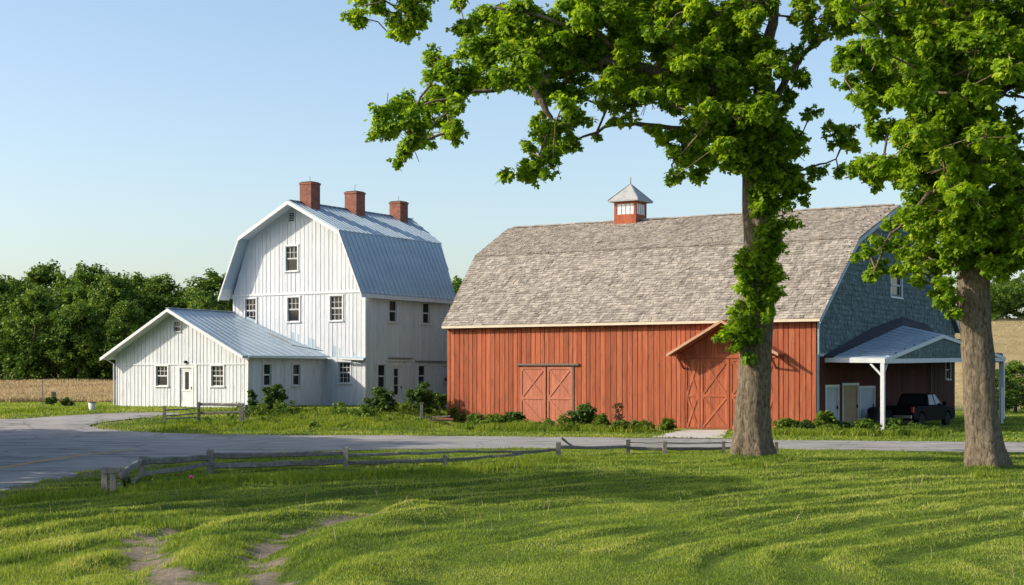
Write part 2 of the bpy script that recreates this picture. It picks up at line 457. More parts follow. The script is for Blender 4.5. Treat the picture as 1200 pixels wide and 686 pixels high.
house_foot = [loc2w(HOUSE, *p) for p in [(0,0),(0,8.5),(-9.6,14),(-9.6,0),(-12.48,0),(-12.48,-6.43),(-2.85,-6.43),(-2.85,0)]]
def dirt_mask(X, Y):
    n = (fbm(X/.28, Y/.28, 3)-.5)*.95
    d1 = seg_dist(X, Y, TR1)+n; d2 = seg_dist(X, Y, TR2)+n
    return np.maximum(ss((.27-d1)/.3+.5), ss((.17-d2)/.28+.5))*ss((28.5-Y)/1.5)
def field_mask(X, Y):
    n = (fbm(X/3, Y/3, 12)-.5)*6
    return ss((Y-92+n)/3)*ss((-16-X)/3) + ss((Y-104+n)/4)*ss((X-30)/4)

# ground sheet
def axis(parts):
    a = []
    for lo, hi, st in parts: a += list(np.arange(lo, hi, st))
    return np.array(a)
gx = axis([(-1500,-300,150),(-300,-60,15),(-60,-20,2),(-20,-12,.4),(-12,15,.15),(15,24,.4),(24,80,2),(80,300,15),(300,1501,150)])
gy = axis([(-300,-20,40),(-20,10,3),(10,16,.6),(16,46,.15),(46,66,.3),(66,92,.6),(92,200,3),(200,500,25),(500,3001,250)])
GX, GY = np.meshgrid(gx, gy)
GZ = H(GX, GY)
flat = ((inside(GX, GY, road_poly)) | inside(GX, GY, apron_poly))
GZ = np.where(flat, H0(GX, GY)-.10, GZ)
nx, ny = len(gx), len(gy)
idx = np.arange(nx*ny).reshape(ny, nx)
F = np.stack([idx[:-1, :-1], idx[:-1, 1:], idx[1:, 1:], idx[1:, :-1]], -1).reshape(-1, 4)
_near = (GY > 25) & (GY < 80) & (np.abs(GX) < 32) & ~inside(GX, GY, road_poly)
_rd = np.full(GX.shape, 9.0); _rd[_near] = seg_dist(GX[_near], GY[_near], road_poly[::2]+road_poly[:1])
shoulder = ss((.62-_rd+(fbm(GX/.5, GY/.5, 44)-.5)*1.0)/.3)
gm = mesh_np("ground", np.stack([GX, GY, GZ], -1).reshape(-1, 3), F, np.full(len(F), 4), smooth=True,
             extra={"dirt": np.clip(dirt_mask(GX, GY)+shoulder, 0, 1).ravel(), "field": np.clip(field_mask(GX, GY), 0, 1).ravel()})
def ground_mat():
    m = bpy.data.materials.new("ground"); m.use_nodes = True; n = m.node_tree.nodes; l = m.node_tree.links
    b = n["Principled BSDF"]; b.inputs["Roughness"].default_value = 1; b.inputs["Specular IOR Level"].default_value = .1
    tc = n.new("ShaderNodeTexCoord")
    def nz(s, d=6):
        t = n.new("ShaderNodeTexNoise"); t.inputs["Scale"].default_value = s; t.inputs["Detail"].default_value = d
        t.inputs["Roughness"].default_value = .7; l.new(tc.outputs["Object"], t.inputs["Vector"]); return t.outputs[0]
    def rp(f, cs):
        c = n.new("ShaderNodeValToRGB"); e = c.color_ramp.elements
        while len(e) < len(cs): e.new(.5)
        for q, (p, k) in zip(e, cs): q.position = p; q.color = lin(k)
        l.new(f, c.inputs[0]); return c.outputs[0]
    def mix(f, a, c):
        x = n.new("ShaderNodeMixRGB"); l.new(f, x.inputs[0]); l.new(a, x.inputs[1]); l.new(c, x.inputs[2]); return x.outputs[0]
    g = rp(nz(1.5), [(.3, (.045,.075,.012)), (.5, (.075,.12,.018)), (.72, (.11,.13,.03))])
    d = rp(nz(9), [(.3, (.13,.105,.08)), (.55, (.23,.19,.145)), (.75, (.32,.27,.21))])
    f = rp(nz(.4), [(.3, (.24,.19,.085)), (.6, (.36,.28,.14)), (.8, (.22,.22,.08))])
    a1 = n.new("ShaderNodeAttribute"); a1.attribute_name = "dirt"
    a2 = n.new("ShaderNodeAttribute"); a2.attribute_name = "field"
    c = mix(a2.outputs["Fac"], g, f); c = mix(a1.outputs["Fac"], c, d)
    l.new(c, b.inputs["Base Color"])
    bp = n.new("ShaderNodeBump"); bp.inputs["Strength"].default_value = .7; bp.inputs["Distance"].default_value = .05
    l.new(nz(22), bp.inputs["Height"]); l.new(bp.outputs[0], b.inputs["Normal"])
    return m
gobj = link("ground", gm, None, ground_mat()); tag(gobj, kind="structure")

def add_cracks(m):
    n = m.node_tree.nodes; l = m.node_tree.links; b = n["Principled BSDF"]
    old = b.inputs["Base Color"].links[0].from_socket
    tc = n.new("ShaderNodeTexCoord"); nz = n.new("ShaderNodeTexNoise"); nz.inputs["Scale"].default_value = .8; nz.inputs["Detail"].default_value = 6
    l.new(tc.outputs["Object"], nz.inputs["Vector"])
    mx = n.new("ShaderNodeMixRGB"); mx.blend_type = 'ADD'; mx.inputs[0].default_value = 1.6; l.new(tc.outputs["Object"], mx.inputs[1]); l.new(nz.outputs["Color"], mx.inputs[2])
    vo = n.new("ShaderNodeTexVoronoi"); vo.feature = 'DISTANCE_TO_EDGE'; vo.inputs["Scale"].default_value = .33; l.new(mx.outputs[0], vo.inputs["Vector"])
    cr = n.new("ShaderNodeValToRGB"); cr.color_ramp.elements[0].position = .008; cr.color_ramp.elements[1].position = .022
    cr.color_ramp.elements[0].color = (.70,.69,.68,1); cr.color_ramp.elements[1].color = (1,1,1,1); l.new(vo.outputs[0], cr.inputs[0])
    mu = n.new("ShaderNodeMixRGB"); mu.blend_type = 'MULTIPLY'; mu.inputs[0].default_value = 1; l.new(old, mu.inputs[1]); l.new(cr.outputs[0], mu.inputs[2])
    l.new(mu.outputs[0], b.inputs["Base Color"])
add_cracks(M['asphalt'])
def draped(name, poly, step, dz, mat):
    xs = [p[0] for p in poly]; ys = [p[1] for p in poly]
    X, Y = np.meshgrid(np.arange(min(xs), max(xs), step), np.arange(min(ys), max(ys), step))
    X = X.ravel(); Y = Y.ravel(); k = inside(X, Y, poly); X = X[k]; Y = Y[k]
    vs = [Vector(p) for p in poly] + [Vector((float(a), float(b))) for a, b in zip(X, Y)]
    n = len(poly)
    r = delaunay_2d_cdt(vs, [(i, (i+1) % n) for i in range(n)], [list(range(n))], 1, 1e-4)
    P = np.array([(v.x, v.y) for v in r[0]]); Z = H0(P[:, 0], P[:, 1]) + dz
    me = bpy.data.meshes.new(name); me.from_pydata([(a, b, c) for (a, b), c in zip(P, Z)], [], [tuple(f) for f in r[2]])
    me.update()
    o = link(name, me, None, mat); tag(o, kind="structure")
    if me.polygons[0].normal.z < 0: me.flip_normals()
    return o
draped("road", road_poly, 1.5, .012, M['asphalt'])
draped("driveway", densify(apron_poly, .5), .6, .03, M['concrete'])
# worn yellow centre line
cl = [G(*p)[:2] for p in [(-40,557),(0,549),(30,544),(65,538.5),(100,533.5),(130,530),(158,527.5)]]
mb = MB(); vs = []
for i, (x, y) in enumerate(cl):
    a = cl[max(i-1, 0)]; b = cl[min(i+1, len(cl)-1)]
    d = Vector((b[0]-a[0], b[1]-a[1])).normalized(); nn = Vector((-d.y, d.x))*.11
    z = float(H0(np.array(x), np.array(y)))+.017
    vs += [(x-nn.x, y-nn.y, z), (x+nn.x, y+nn.y, z)]
mb.add(vs, [(2*i, 2*i+1, 2*i+3, 2*i+2) for i in range(len(cl)-1)])
tag(mb.build("road_marking", M['paint_yellow']), kind="structure")

# ------------------------------------------------------------------ building helpers
def prof_z(prof, u):
    for (a, za), (b, zb) in zip(prof[:-1], prof[1:]):
        if a-1e-9 <= u <= b+1e-9: return za+(zb-za)*(u-a)/(b-a) if b > a else max(za, zb)
    return prof[-1][1]
def cells(u0, u1, zb, prof, openings):
    """columns of a wall between u0,u1 (split at profile corners and opening edges) less the openings"""
    cuts = sorted(set([u0, u1] + [p[0] for p in prof if u0 < p[0] < u1] + [o[k] for o in openings for k in (0, 1) if u0 < o[k] < u1]))
    for a, b in zip(cuts[:-1], cuts[1:]):
        if b-a < 1e-4: continue
        m = (a+b)/2
        hol = sorted([(o[2], o[3]) for o in openings if o[0] < m < o[1]])
        lo = zb; ta, tb = prof_z(prof, a), prof_z(prof, b)
        for (h0, h1) in hol:
            if h0 > lo+1e-3: yield a, b, lo, h0, h0
            lo = max(lo, h1)
        if max(ta, tb) > lo+1e-3: yield a, b, lo, max(ta, lo), max(tb, lo)
class Plane:
    """wall plane in building-local space: o origin, d along, n outward"""
    def __init__(s, o, d, n): s.o = Vector((o[0], o[1], 0)); s.d = Vector((d[0], d[1], 0)).normalized(); s.n = Vector((n[0], n[1], 0)).normalized()
    def p(s, u, z, off=0): q = s.o+s.d*u+s.n*off; return (q.x, q.y, z)
    def slab(s, mb, a, b, z0, za, zb, o0, o1, r=.5):
        mb.add([s.p(a, z0, o1), s.p(b, z0, o1), s.p(b, zb, o1), s.p(a, za, o1), s.p(a, z0, o0), s.p(b, z0, o0), s.p(b, zb, o0), s.p(a, za, o0)],
               [(0,1,2,3),(5,4,7,6),(4,0,3,7),(1,5,6,2),(3,2,6,7),(4,5,1,0)], r)
def board_wall(pl, u0, u1, zb, prof, openings, mb_b, mb_back, pitch=.25, gap=.02, th=.03, jit=.006, var=True):
    for c in cells(u0, u1, zb, prof, openings): pl.slab(mb_back, c[0], c[1], c[2], c[3], c[4], -.10, -.005)
    u = u0
    while u < u1-1e-3:
        wd = pitch*R.uniform(.8, 1.2) if var else pitch
        e = min(u+wd, u1); r = R.random(); j = R.uniform(-jit, jit); drop = R.uniform(0, .05)
        for c in cells(u+gap/2, max(u+gap/2+.01, e-gap/2), zb, prof, openings):
            z0 = c[2]+(drop if abs(c[2]-zb) < 1e-6 else 0)
            pl.slab(mb_b, c[0], c[1], z0, c[3], c[4], -.004, th+j, r)
        u = e
def batten_wall(pl, u0, u1, zb, prof, openings, mb, pitch=.3, bw=.045, bt=.018):
    u = u0; i = 0
    while u < u1-1e-3:
        e = min(u+pitch*R.uniform(.85, 1.15), u1); r = R.random()
        for c in cells(u, e, zb, prof, openings): pl.slab(mb, c[0], c[1], c[2], c[3], c[4], -.10, R.uniform(0, .004), r)
        if e < u1-.1:
            for c in cells(e-bw/2, e+bw/2, zb+.03, prof, openings): pl.slab(mb, c[0], c[1], c[2], c[3], c[4], .004, bt+R.uniform(-.004, .006), R.random())
        u = e
def shingles(mb, P0, U, V, Nn, span, vmax, course=.2, w=(.16, .4), th=.03, lap=1.4, seed=1, wob=.0):
    """wedge shingles on a plane; span(v)->(umin,umax)"""
    q = random.Random(seed); v = 0.0
    P0 = Vector(P0); U = Vector(U).normalized(); V = Vector(V).normalized(); Nn = Vector(Nn).normalized()
    while v < vmax-.02:
        for (a, b) in span(min(v+course*.5, vmax)):
            u = a-q.uniform(0, .2)
            while u < b:
                ww = q.uniform(*w); e = min(u+ww, b); s_ = max(u, a)
                if e-s_ > .03:
                    dv = q.uniform(-.02, .02)*(1+wob); v0 = v+dv; v1 = min(v+course*lap, vmax+.02); t = th*q.uniform(.6, 1.35)
                    g = .006
                    pts = []
                    for (uu, vv, nn) in ((s_+g, v0, 0), (e-g, v0, 0), (e-g, v1, 0), (s_+g, v1, 0), (s_+g, v0, t), (e-g, v0, t*q.uniform(.85, 1.15)), (e-g, v1, .006), (s_+g, v1, .006)):
                        pts.append(P0+U*uu+V*vv+Nn*nn)
                    mb.add(pts, [(4,5,6,7),(0,1,5,4),(1,2,6,5),(3,0,4,7)], q.random())
                u += ww
        v += course*q.uniform(.93, 1.07)

def window(parent, pl, u, z, wd, ht, style='6', pane=None, trim=.09, deep=.07):
    """trim frame (part) > sash, pane.  u,z = centre"""
    pane = pane or M['glass']
    a, b, c, d = u-wd/2, u+wd/2, z-ht/2, z+ht/2
    f = MB(); k = R.random()
    pl.slab(f, a-trim, a, c-trim*.3, d, d, -.05, .05, k); pl.slab(f, b, b+trim, c-trim*.3, d, d, -.05, .05, k)
    pl.slab(f, a-trim-.02, b+trim+.02, d, d+trim, d+trim, -.05, .062, k); pl.slab(f, a-trim-.03, b+trim+.03, c-trim*.8, c, c, -.05, .085, k)
    fo = f.build('window', M['white_trim'], parent)
    s = MB(); t = .04
    mid = z
    for (z0, z1, off) in ((c, mid, -.045), (mid, d, -.02)):
        pl.slab(s, a, a+t, z0, z1, z1, off-.03, off); pl.slab(s, b-t, b, z0, z1, z1, off-.03, off)
        pl.slab(s, a+t, b-t, z0, z0+t, z0+t, off-.03, off); pl.slab(s, a+t, b-t, z1-t, z1, z1, off-.03, off)
        cols = {'6': 3, '2': 1, '1': 1}[style]; rows = 2 if style == '6' else 1
        if style == '6' and z0 == c and R.random() < .6: cols = rows = 1
        for i in range(1, cols): x = a+(b-a)*i/cols; pl.slab(s, x-.011, x+.011, z0+t, z1-t, z1-t, off-.024, off-.006)
        for i in range(1, rows): y = z0+(z1-z0)*i/rows; pl.slab(s, a+t, b-t, y-.011, y+.011, y+.011, off-.024, off-.006)
    s.build('sash', M['white_trim'], fo)
    g = MB(); pl.slab(g, a, b, c, d, d, -.095, -.08); g.build('pane', pane, fo)
    return (a, b, c, d)
def opening(u, z, wd, ht): return (u-wd/2, u+wd/2, z-ht/2, z+ht/2)

# ------------------------------------------------------------------ white house
house = empty('farmhouse', (HOUSE[0], HOUSE[1], HZ0), RZ)
tag(house, 'white board farmhouse with blue-grey gambrel metal roof, three brick chimneys and a lower front wing', 'farmhouse')
z_ = lambda v: v-HZ0
WE, WB, WP, SYM = z_(7.1), z_(10.42), z_(12.3), -4.75      # eave, break, peak
gp = [(0, WE), (1.1, WE+3.2), (4.8, WP-.08), (8.45, WE+3.2), (9.6, WE)]     # along -x
front = Plane((0, 0), (-1, 0), (0, -1)); rside = Plane((0, 0), (0, 1), (1, 0))
ws = MB()
win_front = [(5.2, z_(9.1), .85, 1.4, '6'), (8.26, z_(6.2), .8, 1.37, '6'), (5.07, z_(6.2), .85, 1.37, '6'), (2.0, z_(6.2), .85, 1.37, '6'), (1.42, z_(2.6), .8, 1.15, '6')]
vent = (5.2, z_(11.45), .42, .5)
ops = [opening(*t[:4]) for t in win_front] + [opening(*vent)]
batten_wall(front, 0, 9.6, -.3, gp, ops, ws)
win_side = [(2.57, z_(6.08), .72, 1.2, '2'), (5.88, z_(6.08), .72, 1.2, '2'), (1.5, z_(2.4), .72, 1.3, '2'), (5.44, z_(2.42), .72, 1.2, '2')]
dr = (2.98, 1.12, .95, 2.24)
ops2 = [opening(*t[:4]) for t in win_side] + [opening(*dr)]
batten_wall(rside, 0, 8.3, -.3, [(0, WE), (8.3, WE)], ops2, ws, pitch=.36, bw=.03, bt=.012)
# hidden walls close the body
lft = Plane((-9.6, 0), (0, 1), (-1, 0)); lft.slab(ws, 0, 14, -.3, WE, WE, -.1, 0)
bd = Vector((-9.6, 13.9-8.4)).normalized(); bk = Plane((0, 8.4), (bd.x, bd.y), (-bd.y*-1, -bd.x*-1))
kf = math.hypot(9.6, 5.5)/9.6
for c in cells(0, 9.6*kf, -.3, [(u*kf, z) for u, z in gp], []): bk.slab(ws, c[0], c[1], c[2], c[3], c[4], -.1, 0)
ws.build('wall', M['white_wall'], house)
for t in win_front + []: window(house, front, *t)
for t in win_side: window(house, rside, *t)
v = MB(); a, b, c, d = opening(*vent)
for (p, q, r_, s_) in ((a-.06, a, c-.06, d+.06), (b, b+.06, c-.06, d+.06), (a, b, d, d+.06), (a, b, c-.06, c)): front.slab(v, p, q, r_, s_, s_, -.05, .04)
for i in range(5): front.slab(v, a, b, c+i*.1, c+i*.1+.03, c+i*.1+.03, -.06, .0)
vo = v.build('vent', M['white_trim'], house)
g = MB(); front.slab(g, a, b, c, d, d, -.095, -.08); g.build('pane', M['black'], vo)
# side door with a strip of three panes
def door(parent, pl, u, wd, ht, mat, glass=None, name='door', z0=0.0, handle=1, thick=.02, rail=True):
    D = MB(); a, b = u-wd/2, u+wd/2
    pl.slab(D, a, b, z0, z0+ht, z0+ht, -.08, -.05+thick)
    if rail:
        for (p, q, r_, s_) in ((a, a+.1, z0, z0+ht), (b-.1, b, z0, z0+ht), (a+.1, b-.1, z0, z0+.2), (a+.1, b-.1, z0+ht-.12, z0+ht), (a+.1, b-.1, z0+.85, z0+.97)):
            pl.slab(D, p, q, r_, s_, s_, -.05+thick, -.03+thick)
    o = D.build(name, mat, parent)
    if glass:
        gg = MB()
        for (p, q, r_, s_) in glass: pl.slab(gg, p, q, r_, s_, s_, -.04+thick, -.026+thick)
        gg.build('pane', M['glass'], o)
    hd = MB(); x = a+.07 if handle < 0 else b-.07
    pl.slab(hd, x-.02, x+.02, z0+.95, z0+1.1, z0+1.1, -.03+thick, .02+thick); hd.build('handle', M['black'], o)
    f = MB()
    for (p, q, r_, s_) in ((a-.1, a, z0, z0+ht), (b, b+.1, z0, z0+ht), (a-.12, b+.12, z0+ht, z0+ht+.11)): pl.slab(f, p, q, r_, s_, s_, -.05, .05)
    f.build('frame', M['white_trim'], o)
    return o
door(house, rside, 2.98, .95, 2.24, M['white_trim'], [(2.74, 3.08, .62, 1.12), (2.74, 3.08, 1.17, 1.62), (2.74, 3.08, 1.67, 2.08)], handle=1)
st = MB(); st.box(.02, .9, 2.3, 3.7, -.3, .10); st.box(.9, 1.3, 2.3, 3.7, -.3, -.02); st.build('step', M['grey_wood'], house)
tr = MB()
front.slab(tr, -.03, 9.63, WE-.06, WE+.06, WE+.06, .0, .05)                       # seam board across the gable
front.slab(tr, 0, .12, -.3, WE-.06, WE-.06, .0, .036); rside.slab(tr, -.036, .12, -.3, WE, WE, .0, .04)
rside.slab(tr, 1.9, 4.2, 2.52, 2.60, 2.60, .0, .10); 
front.slab(tr, 9.48, 9.6, -.3, WE-.06, WE-.06, .0, .036)
tr.build('trim', M['white_trim'], house)
lg = MB(); rside.slab(lg, 4.75, 8.3, 2.50, 2.56, 2.56, .0, .13); rside.slab(lg, 2.1, 4.4, 2.66, 2.71, 2.71, .0, .14)
lg.build('ledge', M['grey_wood'], house)

lm = MB(); wf_ = Plane((-2.85, -6.43), (-1, 0), (0, -1)); wf_.slab(lm, 4.27, 4.39, 2.36, 2.5, 2.5, .0, .14); lm.build('wall_lamp', M['black'], house)
# gambrel metal roof
OH = .85
def back_y(a): return 8.5+.58*a
def roof_plane(mb, seam, p_low, p_high, y0, yl, yh, pitch=.42, th=.06):
    """p = (x,z) low and high edges; runs y0..yl(low) / yh(high) ; standing seams run up the slope"""
    (x0, z0), (x1, z1) = p_low, p_high
    A = Vector((x0, y0, z0)); B = Vector((x1, y0, z1)); C = Vector((x1, yh, z1)); D = Vector((x0, yl, z0))
    n = (B-A).cross(D-A).normalized()
    if n.z < 0: n = -n
    for (q) in [(A, B, C, D)]:
        mb.add([A, B, C, D, A-n*th, B-n*th, C-n*th, D-n*th], [(0,1,2,3),(7,6,5,4),(0,4,5,1),(1,5,6,2),(2,6,7,3),(3,7,4,0)], .5)
    y = y0+.03
    while y < max(yl, yh):
        # clip the seam on the slanting back edge
        t0, t1 = 0.0, 1.0
        if y > yl: t0 = (y-yl)/(yh-yl) if yh > yl else 1
        if y > yh: t1 = (yl-y)/(yl-yh) if yl > yh else 0
        if t1-t0 > .02:
            P = A.lerp(B, t0); Q = A.lerp(B, t1); P = Vector((P.x, y, P.z)); Q = Vector((Q.x, y, Q.z))
            seam.beam(P+n*.016, Q+n*.016, .035, .045, R.random(), up=n)
        y += pitch
rf = MB(); se = MB(); oy = -OH
Ze, Zb, Zp = WE-.05, WB, WP
roof_plane(rf, rf, (.42, Ze-.1), (-1.13, Zb), oy, back_y(0), back_y(1.1))
roof_plane(rf, rf, (-1.10, Zb+.03), (SYM, Zp), oy-.04, back_y(1.1)+.05, back_y(4.75))
roof_plane(rf, rf, (-9.95, Ze-.1), (-8.40, Zb), oy, back_y(9.6), back_y(8.4))
roof_plane(rf, rf, (-8.43, Zb+.03), (SYM, Zp), oy-.04, back_y(8.4), back_y(4.75))
rf.beam((SYM, oy-.05, Zp+.03), (SYM, back_y(4.75), Zp+.03), .28, .03)
rfo = rf.build('roof', M['tin'], house)
ra = MB()
def rake(mb, pts, y, h=.2, t=.035):
    for (x0, z0), (x1, z1) in zip(pts[:-1], pts[1:]):
        mb.add([(x0,y-t,z0-h),(x1,y-t,z1-h),(x1,y-t,z1),(x0,y-t,z0),(x0,y,z0-h),(x1,y,z1-h),(x1,y,z1),(x0,y,z0)],
               [(0,1,2,3),(5,4,7,6),(4,0,3,7),(1,5,6,2),(3,2,6,7),(4,5,1,0)])
rake(ra, [(.42, Ze-.12), (-1.12, Zb-.02), (SYM, Zp-.02), (-8.41, Zb-.02), (-9.95, Ze-.12)], oy-.045)
for (x0, z0), (x1, z1) in (((.40, Ze-.2), (-1.1, Zb-.09)), ((-1.1, Zb-.09), (SYM, Zp-.09)), ((SYM, Zp-.09), (-8.42, Zb-.09)), ((-8.42, Zb-.09), (-9.93, Ze-.2))):
    ra.add([(x0, oy, z0-.02), (x1, oy, z1-.02), (x1, -.002, z1-.02), (x0, -.002, z0-.02), (x0, oy, z0), (x1, oy, z1), (x1, -.002, z1), (x0, -.002, z0)],
           [(0,3,2,1),(4,5,6,7),(0,1,5,4),(1,2,6,5),(2,3,7,6),(3,0,4,7)])
ra.box(.36, .42, oy, 8.4, Ze-.34, Ze-.12); ra.box(.0, .38, -.0, 8.3, WE-.06, WE-.03)
ra.build('rake_board', M['white_trim'], house)
for (cy, ztop, s) in ((.55, 13.45, .82), (4.75, 13.35, .86), (9.2, 13.2, .82)):
    cx = SYM+.42
    ch = MB(); h = s/2; zt = z_(ztop)
    ch.box(cx-h, cx+h, cy-h, cy+h, Zp-1.0, zt-.16); ch.box(cx-h-.035, cx+h+.035, cy-h-.035, cy+h+.035, zt-.16, zt-.05)
    co = ch.build('chimney', M['brick'], house)
    cp = MB()
    cp.box(cx-h+.03, cx+h-.03, cy-h+.03, cy+h-.03, zt-.05, zt+.0); cp.tube([(cx, cy, zt), (cx+.01, cy, zt+.34)], .012, 5)
    if cy == 4.75: cp.tube([(cx+.03*0, cy, zt+.34), (cx+.08, cy, zt+.42), (cx+.16, cy, zt+.38)], .010, 5)
    cp.build('cap', M['black'], co)

# front wing
AX0, AX1, AY = -2.85, -12.48, -6.43
wf = Plane((AX0, AY), (-1, 0), (0, -1)); wr = Plane((AX0, AY), (0, 1), (1, 0)); wl = Plane((AX1, AY), (0, 1), (-1, 0))
AE, AP = z_(3.58), z_(6.0)
wprof = [(0, AE), (5.0, AP-.08), (9.63, AE)]
ww = MB()
wfw = [(6.12, z_(2.42), .85, 1.08, '6'), (2.09, z_(2.42), .85, 1.08, '6')]
sm = (4.99, z_(5.1), .48, .55); wd = (4.33, 1.06, .9, 2.12)
batten_wall(wf, 0, 9.63, -.35, wprof, [opening(*t[:4]) for t in wfw] + [opening(*sm), opening(*wd)], ww, pitch=.27)
wsw = [(1.56, z_(2.48), .62, 1.15, '2'), (3.97, z_(2.48), .62, 1.15, '2')]
batten_wall(wr, 0, 6.43, -.35, [(0, AE), (6.43, AE)], [opening(*t[:4]) for t in wsw], ww, pitch=.36, bw=.03, bt=.012)
wl.slab(ww, 0, 6.43, -.35, AE, AE, -.1, 0)
bw_ = Plane((-9.6, 0), (-1, 0), (0, 1)); bw_.slab(ww, 0, 2.88, -.35, AE, AE, -.1, 0)
wallo = ww.build('wing_wall', M['white_wall'], house)
for t in wfw: window(house, wf, *t)
for t in wsw: window(house, wr, *t)
window(house, wf, *sm, '6', trim=.05)
door(house, wf, 4.33, .9, 2.12, M['white_trim'], [(4.2, 4.44, .95, 1.9)], handle=-1)
t2 = MB(); wf.slab(t2, 0, 9.63, 2.28, 2.33, 2.33, .0, .045); wf.slab(t2, 0, .1, -.35, AE-.05, AE-.05, 0, .036); wf.slab(t2, 9.53, 9.63, -.35, AE-.05, AE-.05, 0, .036)
wf.slab(t2, 3.55, 3.75, -.2, 2.28, 2.28, 0, .04)
wr.slab(t2, -.036, .1, -.35, AE, AE, 0, .04); t2.build('trim', M['white_trim'], house)
# wing roof: right slope twists back to meet the tall gable (a long cricket)
o = .75
R0 = (AX0-5.0, AY-o, AP+.06); E0 = (AX0+.35, AY-o, AE-.10); E1 = (AX0+.35, -.002, AE-.06)
J1 = (-9.7, .0, z_(6.12)+.04); J2 = (.10, -.002, z_(3.47)); J0 = (AX0+.35, -.25, AE-.07); J3 = (.12, -.35, z_(3.36))
L0 = (AX1-.45, AY-o, AE-.14); L1 = (AX1-.45, .3, AE-.14); J1b = (-9.7, .3, z_(6.12)+.04)
wrf = MB()
def tri_roof(mb, tris, th=.07):
    for t in tris:
        t = [Vector(p) for p in t]; n = (t[1]-t[0]).cross(t[2]-t[0]).normalized()
        if n.z < 0: t.reverse()
        k = len(t); mb.add(t + [p-Vector((0, 0, th)) for p in t],
                           [tuple(range(k)), tuple(range(2*k-1, k-1, -1))] + [(i, i+k, (i+1) % k+k, (i+1) % k) for i in range(k)])
tri_roof(wrf, [(R0, E0, J1), (E0, E1, J1), (E1, J2, J1), (E1, J3, J2), (L0, R0, J1, L1)])
wrf.beam((R0[0], R0[1], R0[2]+.02), (J1[0], J1[1], J1[2]+.02), .25, .03)
for k in range(1, 22):                                    # seams down the right slope
    t = k/22.0
    if t < .5:
        P = Vector(R0).lerp(Vector(J1), t*2*.99); Q = Vector(E0).lerp(Vector(E1), t*2*.99)
    else:
        continue
    # follow the two facets: bend where the seam crosses the E0-J1 diagonal
    e0, j1 = Vector(E0), Vector(J1)
    s_ = t*2*.99; X_ = e0.lerp(j1, s_)
    wrf.beam(P+Vector((0, 0, .015)), X_+Vector((0, 0, .015)), .03, .03); wrf.beam(X_+Vector((0, 0, .015)), Q+Vector((0, 0, .015)), .03, .03)
wrf.build('wing_roof', M['tin'], house)
wra = MB()
rake(wra, [(E0[0], E0[2]-.02), (R0[0], R0[2]-.02), (L0[0], L0[2]-.02)], AY-o-.004, .17)
for (a, b) in ((E0, R0), (R0, L0)):
    wra.add([(a[0], a[1], a[2]-.12), (b[0], b[1], b[2]-.12), (b[0], AY-.003, b[2]-.12), (a[0], AY-.003, a[2]-.12), (a[0], a[1], a[2]-.10), (b[0], b[1], b[2]-.10), (b[0], AY-.003, b[2]-.10), (a[0], AY-.003, a[2]-.10)],
            [(0,3,2,1),(4,5,6,7),(0,1,5,4),(1,2,6,5),(2,3,7,6),(3,0,4,7)])
wra.build('wing_rake_board', M['white_trim'], house)
gt = MB(); gt.beam((E0[0]+.05, AY-.4, AE-.16), (E0[0]+.05, -.38, AE-.17), .10, .09); gt.beam((E0[0]+.1, -.36, AE-.17), (.2, -.40, AE-.26), .10, .08)
gt.tube([(E0[0]+.02, AY-.3, AE-.2), (AX0+.08, AY-.02, AE-.42), (AX0+.07, AY-.06, -.2)], .04, 8)
gt.build('gutter', M['white_trim'], house)
gt = MB(); gt.beam((L0[0]-.05, AY-.4, AE-.2), (L0[0]-.05, 0, AE-.2), .10, .10)
gt.tube([(L0[0]+.02, AY-.3, AE-.25), (AX1-.08, AY-.08, AE-.5), (AX1-.08, AY-.08, -.2)], .045, 8)
gt.build('gutter', M['white_trim'], house)
db = MB(); db.beam((-3.6, -2.0, AE+.55), (-2.2, -.9, AE+.22), .05, .04); db.beam((-5.6, -1.6, AE+1.25), (-3.9, -1.9, AE+.72), .05, .05)
db.build('flashing', M['grey_wood'], house)

# ------------------------------------------------------------------ red barn
barn = empty('barn', (BARN[0], BARN[1], 0), RZ)
tag(barn, 'large red board barn with weathered grey shake gambrel roof and blue-green shingled end', 'barn')
BZ, BB, BP = 4.94, 8.76, 10.9
fb = Plane((0, 0), (-1, 0), (0, -1)); rb = Plane((0, 0), (0, 1), (1, 0))
bb = MB(); bk_ = MB()
LD = (12.08, 14.97); RD = (1.87, 6.22)
ops = [(LD[0], LD[1], -.5, 2.87), (RD[0], RD[1], -.5, 3.21)]
board_wall(fb, 0, 19.2, -.3, [(0, BZ), (19.2, BZ)], ops, bb, bk_, pitch=.26, gap=.03)
bb.build('wall', M['red_board'], barn)
# left end, skewed, and back
ld = Vector((-6.0, 22.3)).normalized(); lb = Plane((-19.2, 0), (ld.x, ld.y), (-ld.y, ld.x)); kk = math.hypot(6, 22.3)/22.3
gpb = [(0, BZ), (4.92, BB-.1), (11.15, BP-.1), (17.4, BB-.1), (22.3, BZ)]
lw = MB()
board_wall(lb, 0, 22.3*kk, -.3, [(u*kk, z) for u, z in gpb], [], lw, bk_, pitch=.4, gap=.03)
back = Plane((0, 22.3), (-1, 0), (0, 1)); back.slab(lw, 0, 25.2, -.3, BZ, BZ, -.1, 0)
lw.build('end_wall', M['grey_wood'], barn)
bk_.build('wall_backing', M['red_gap'], barn)
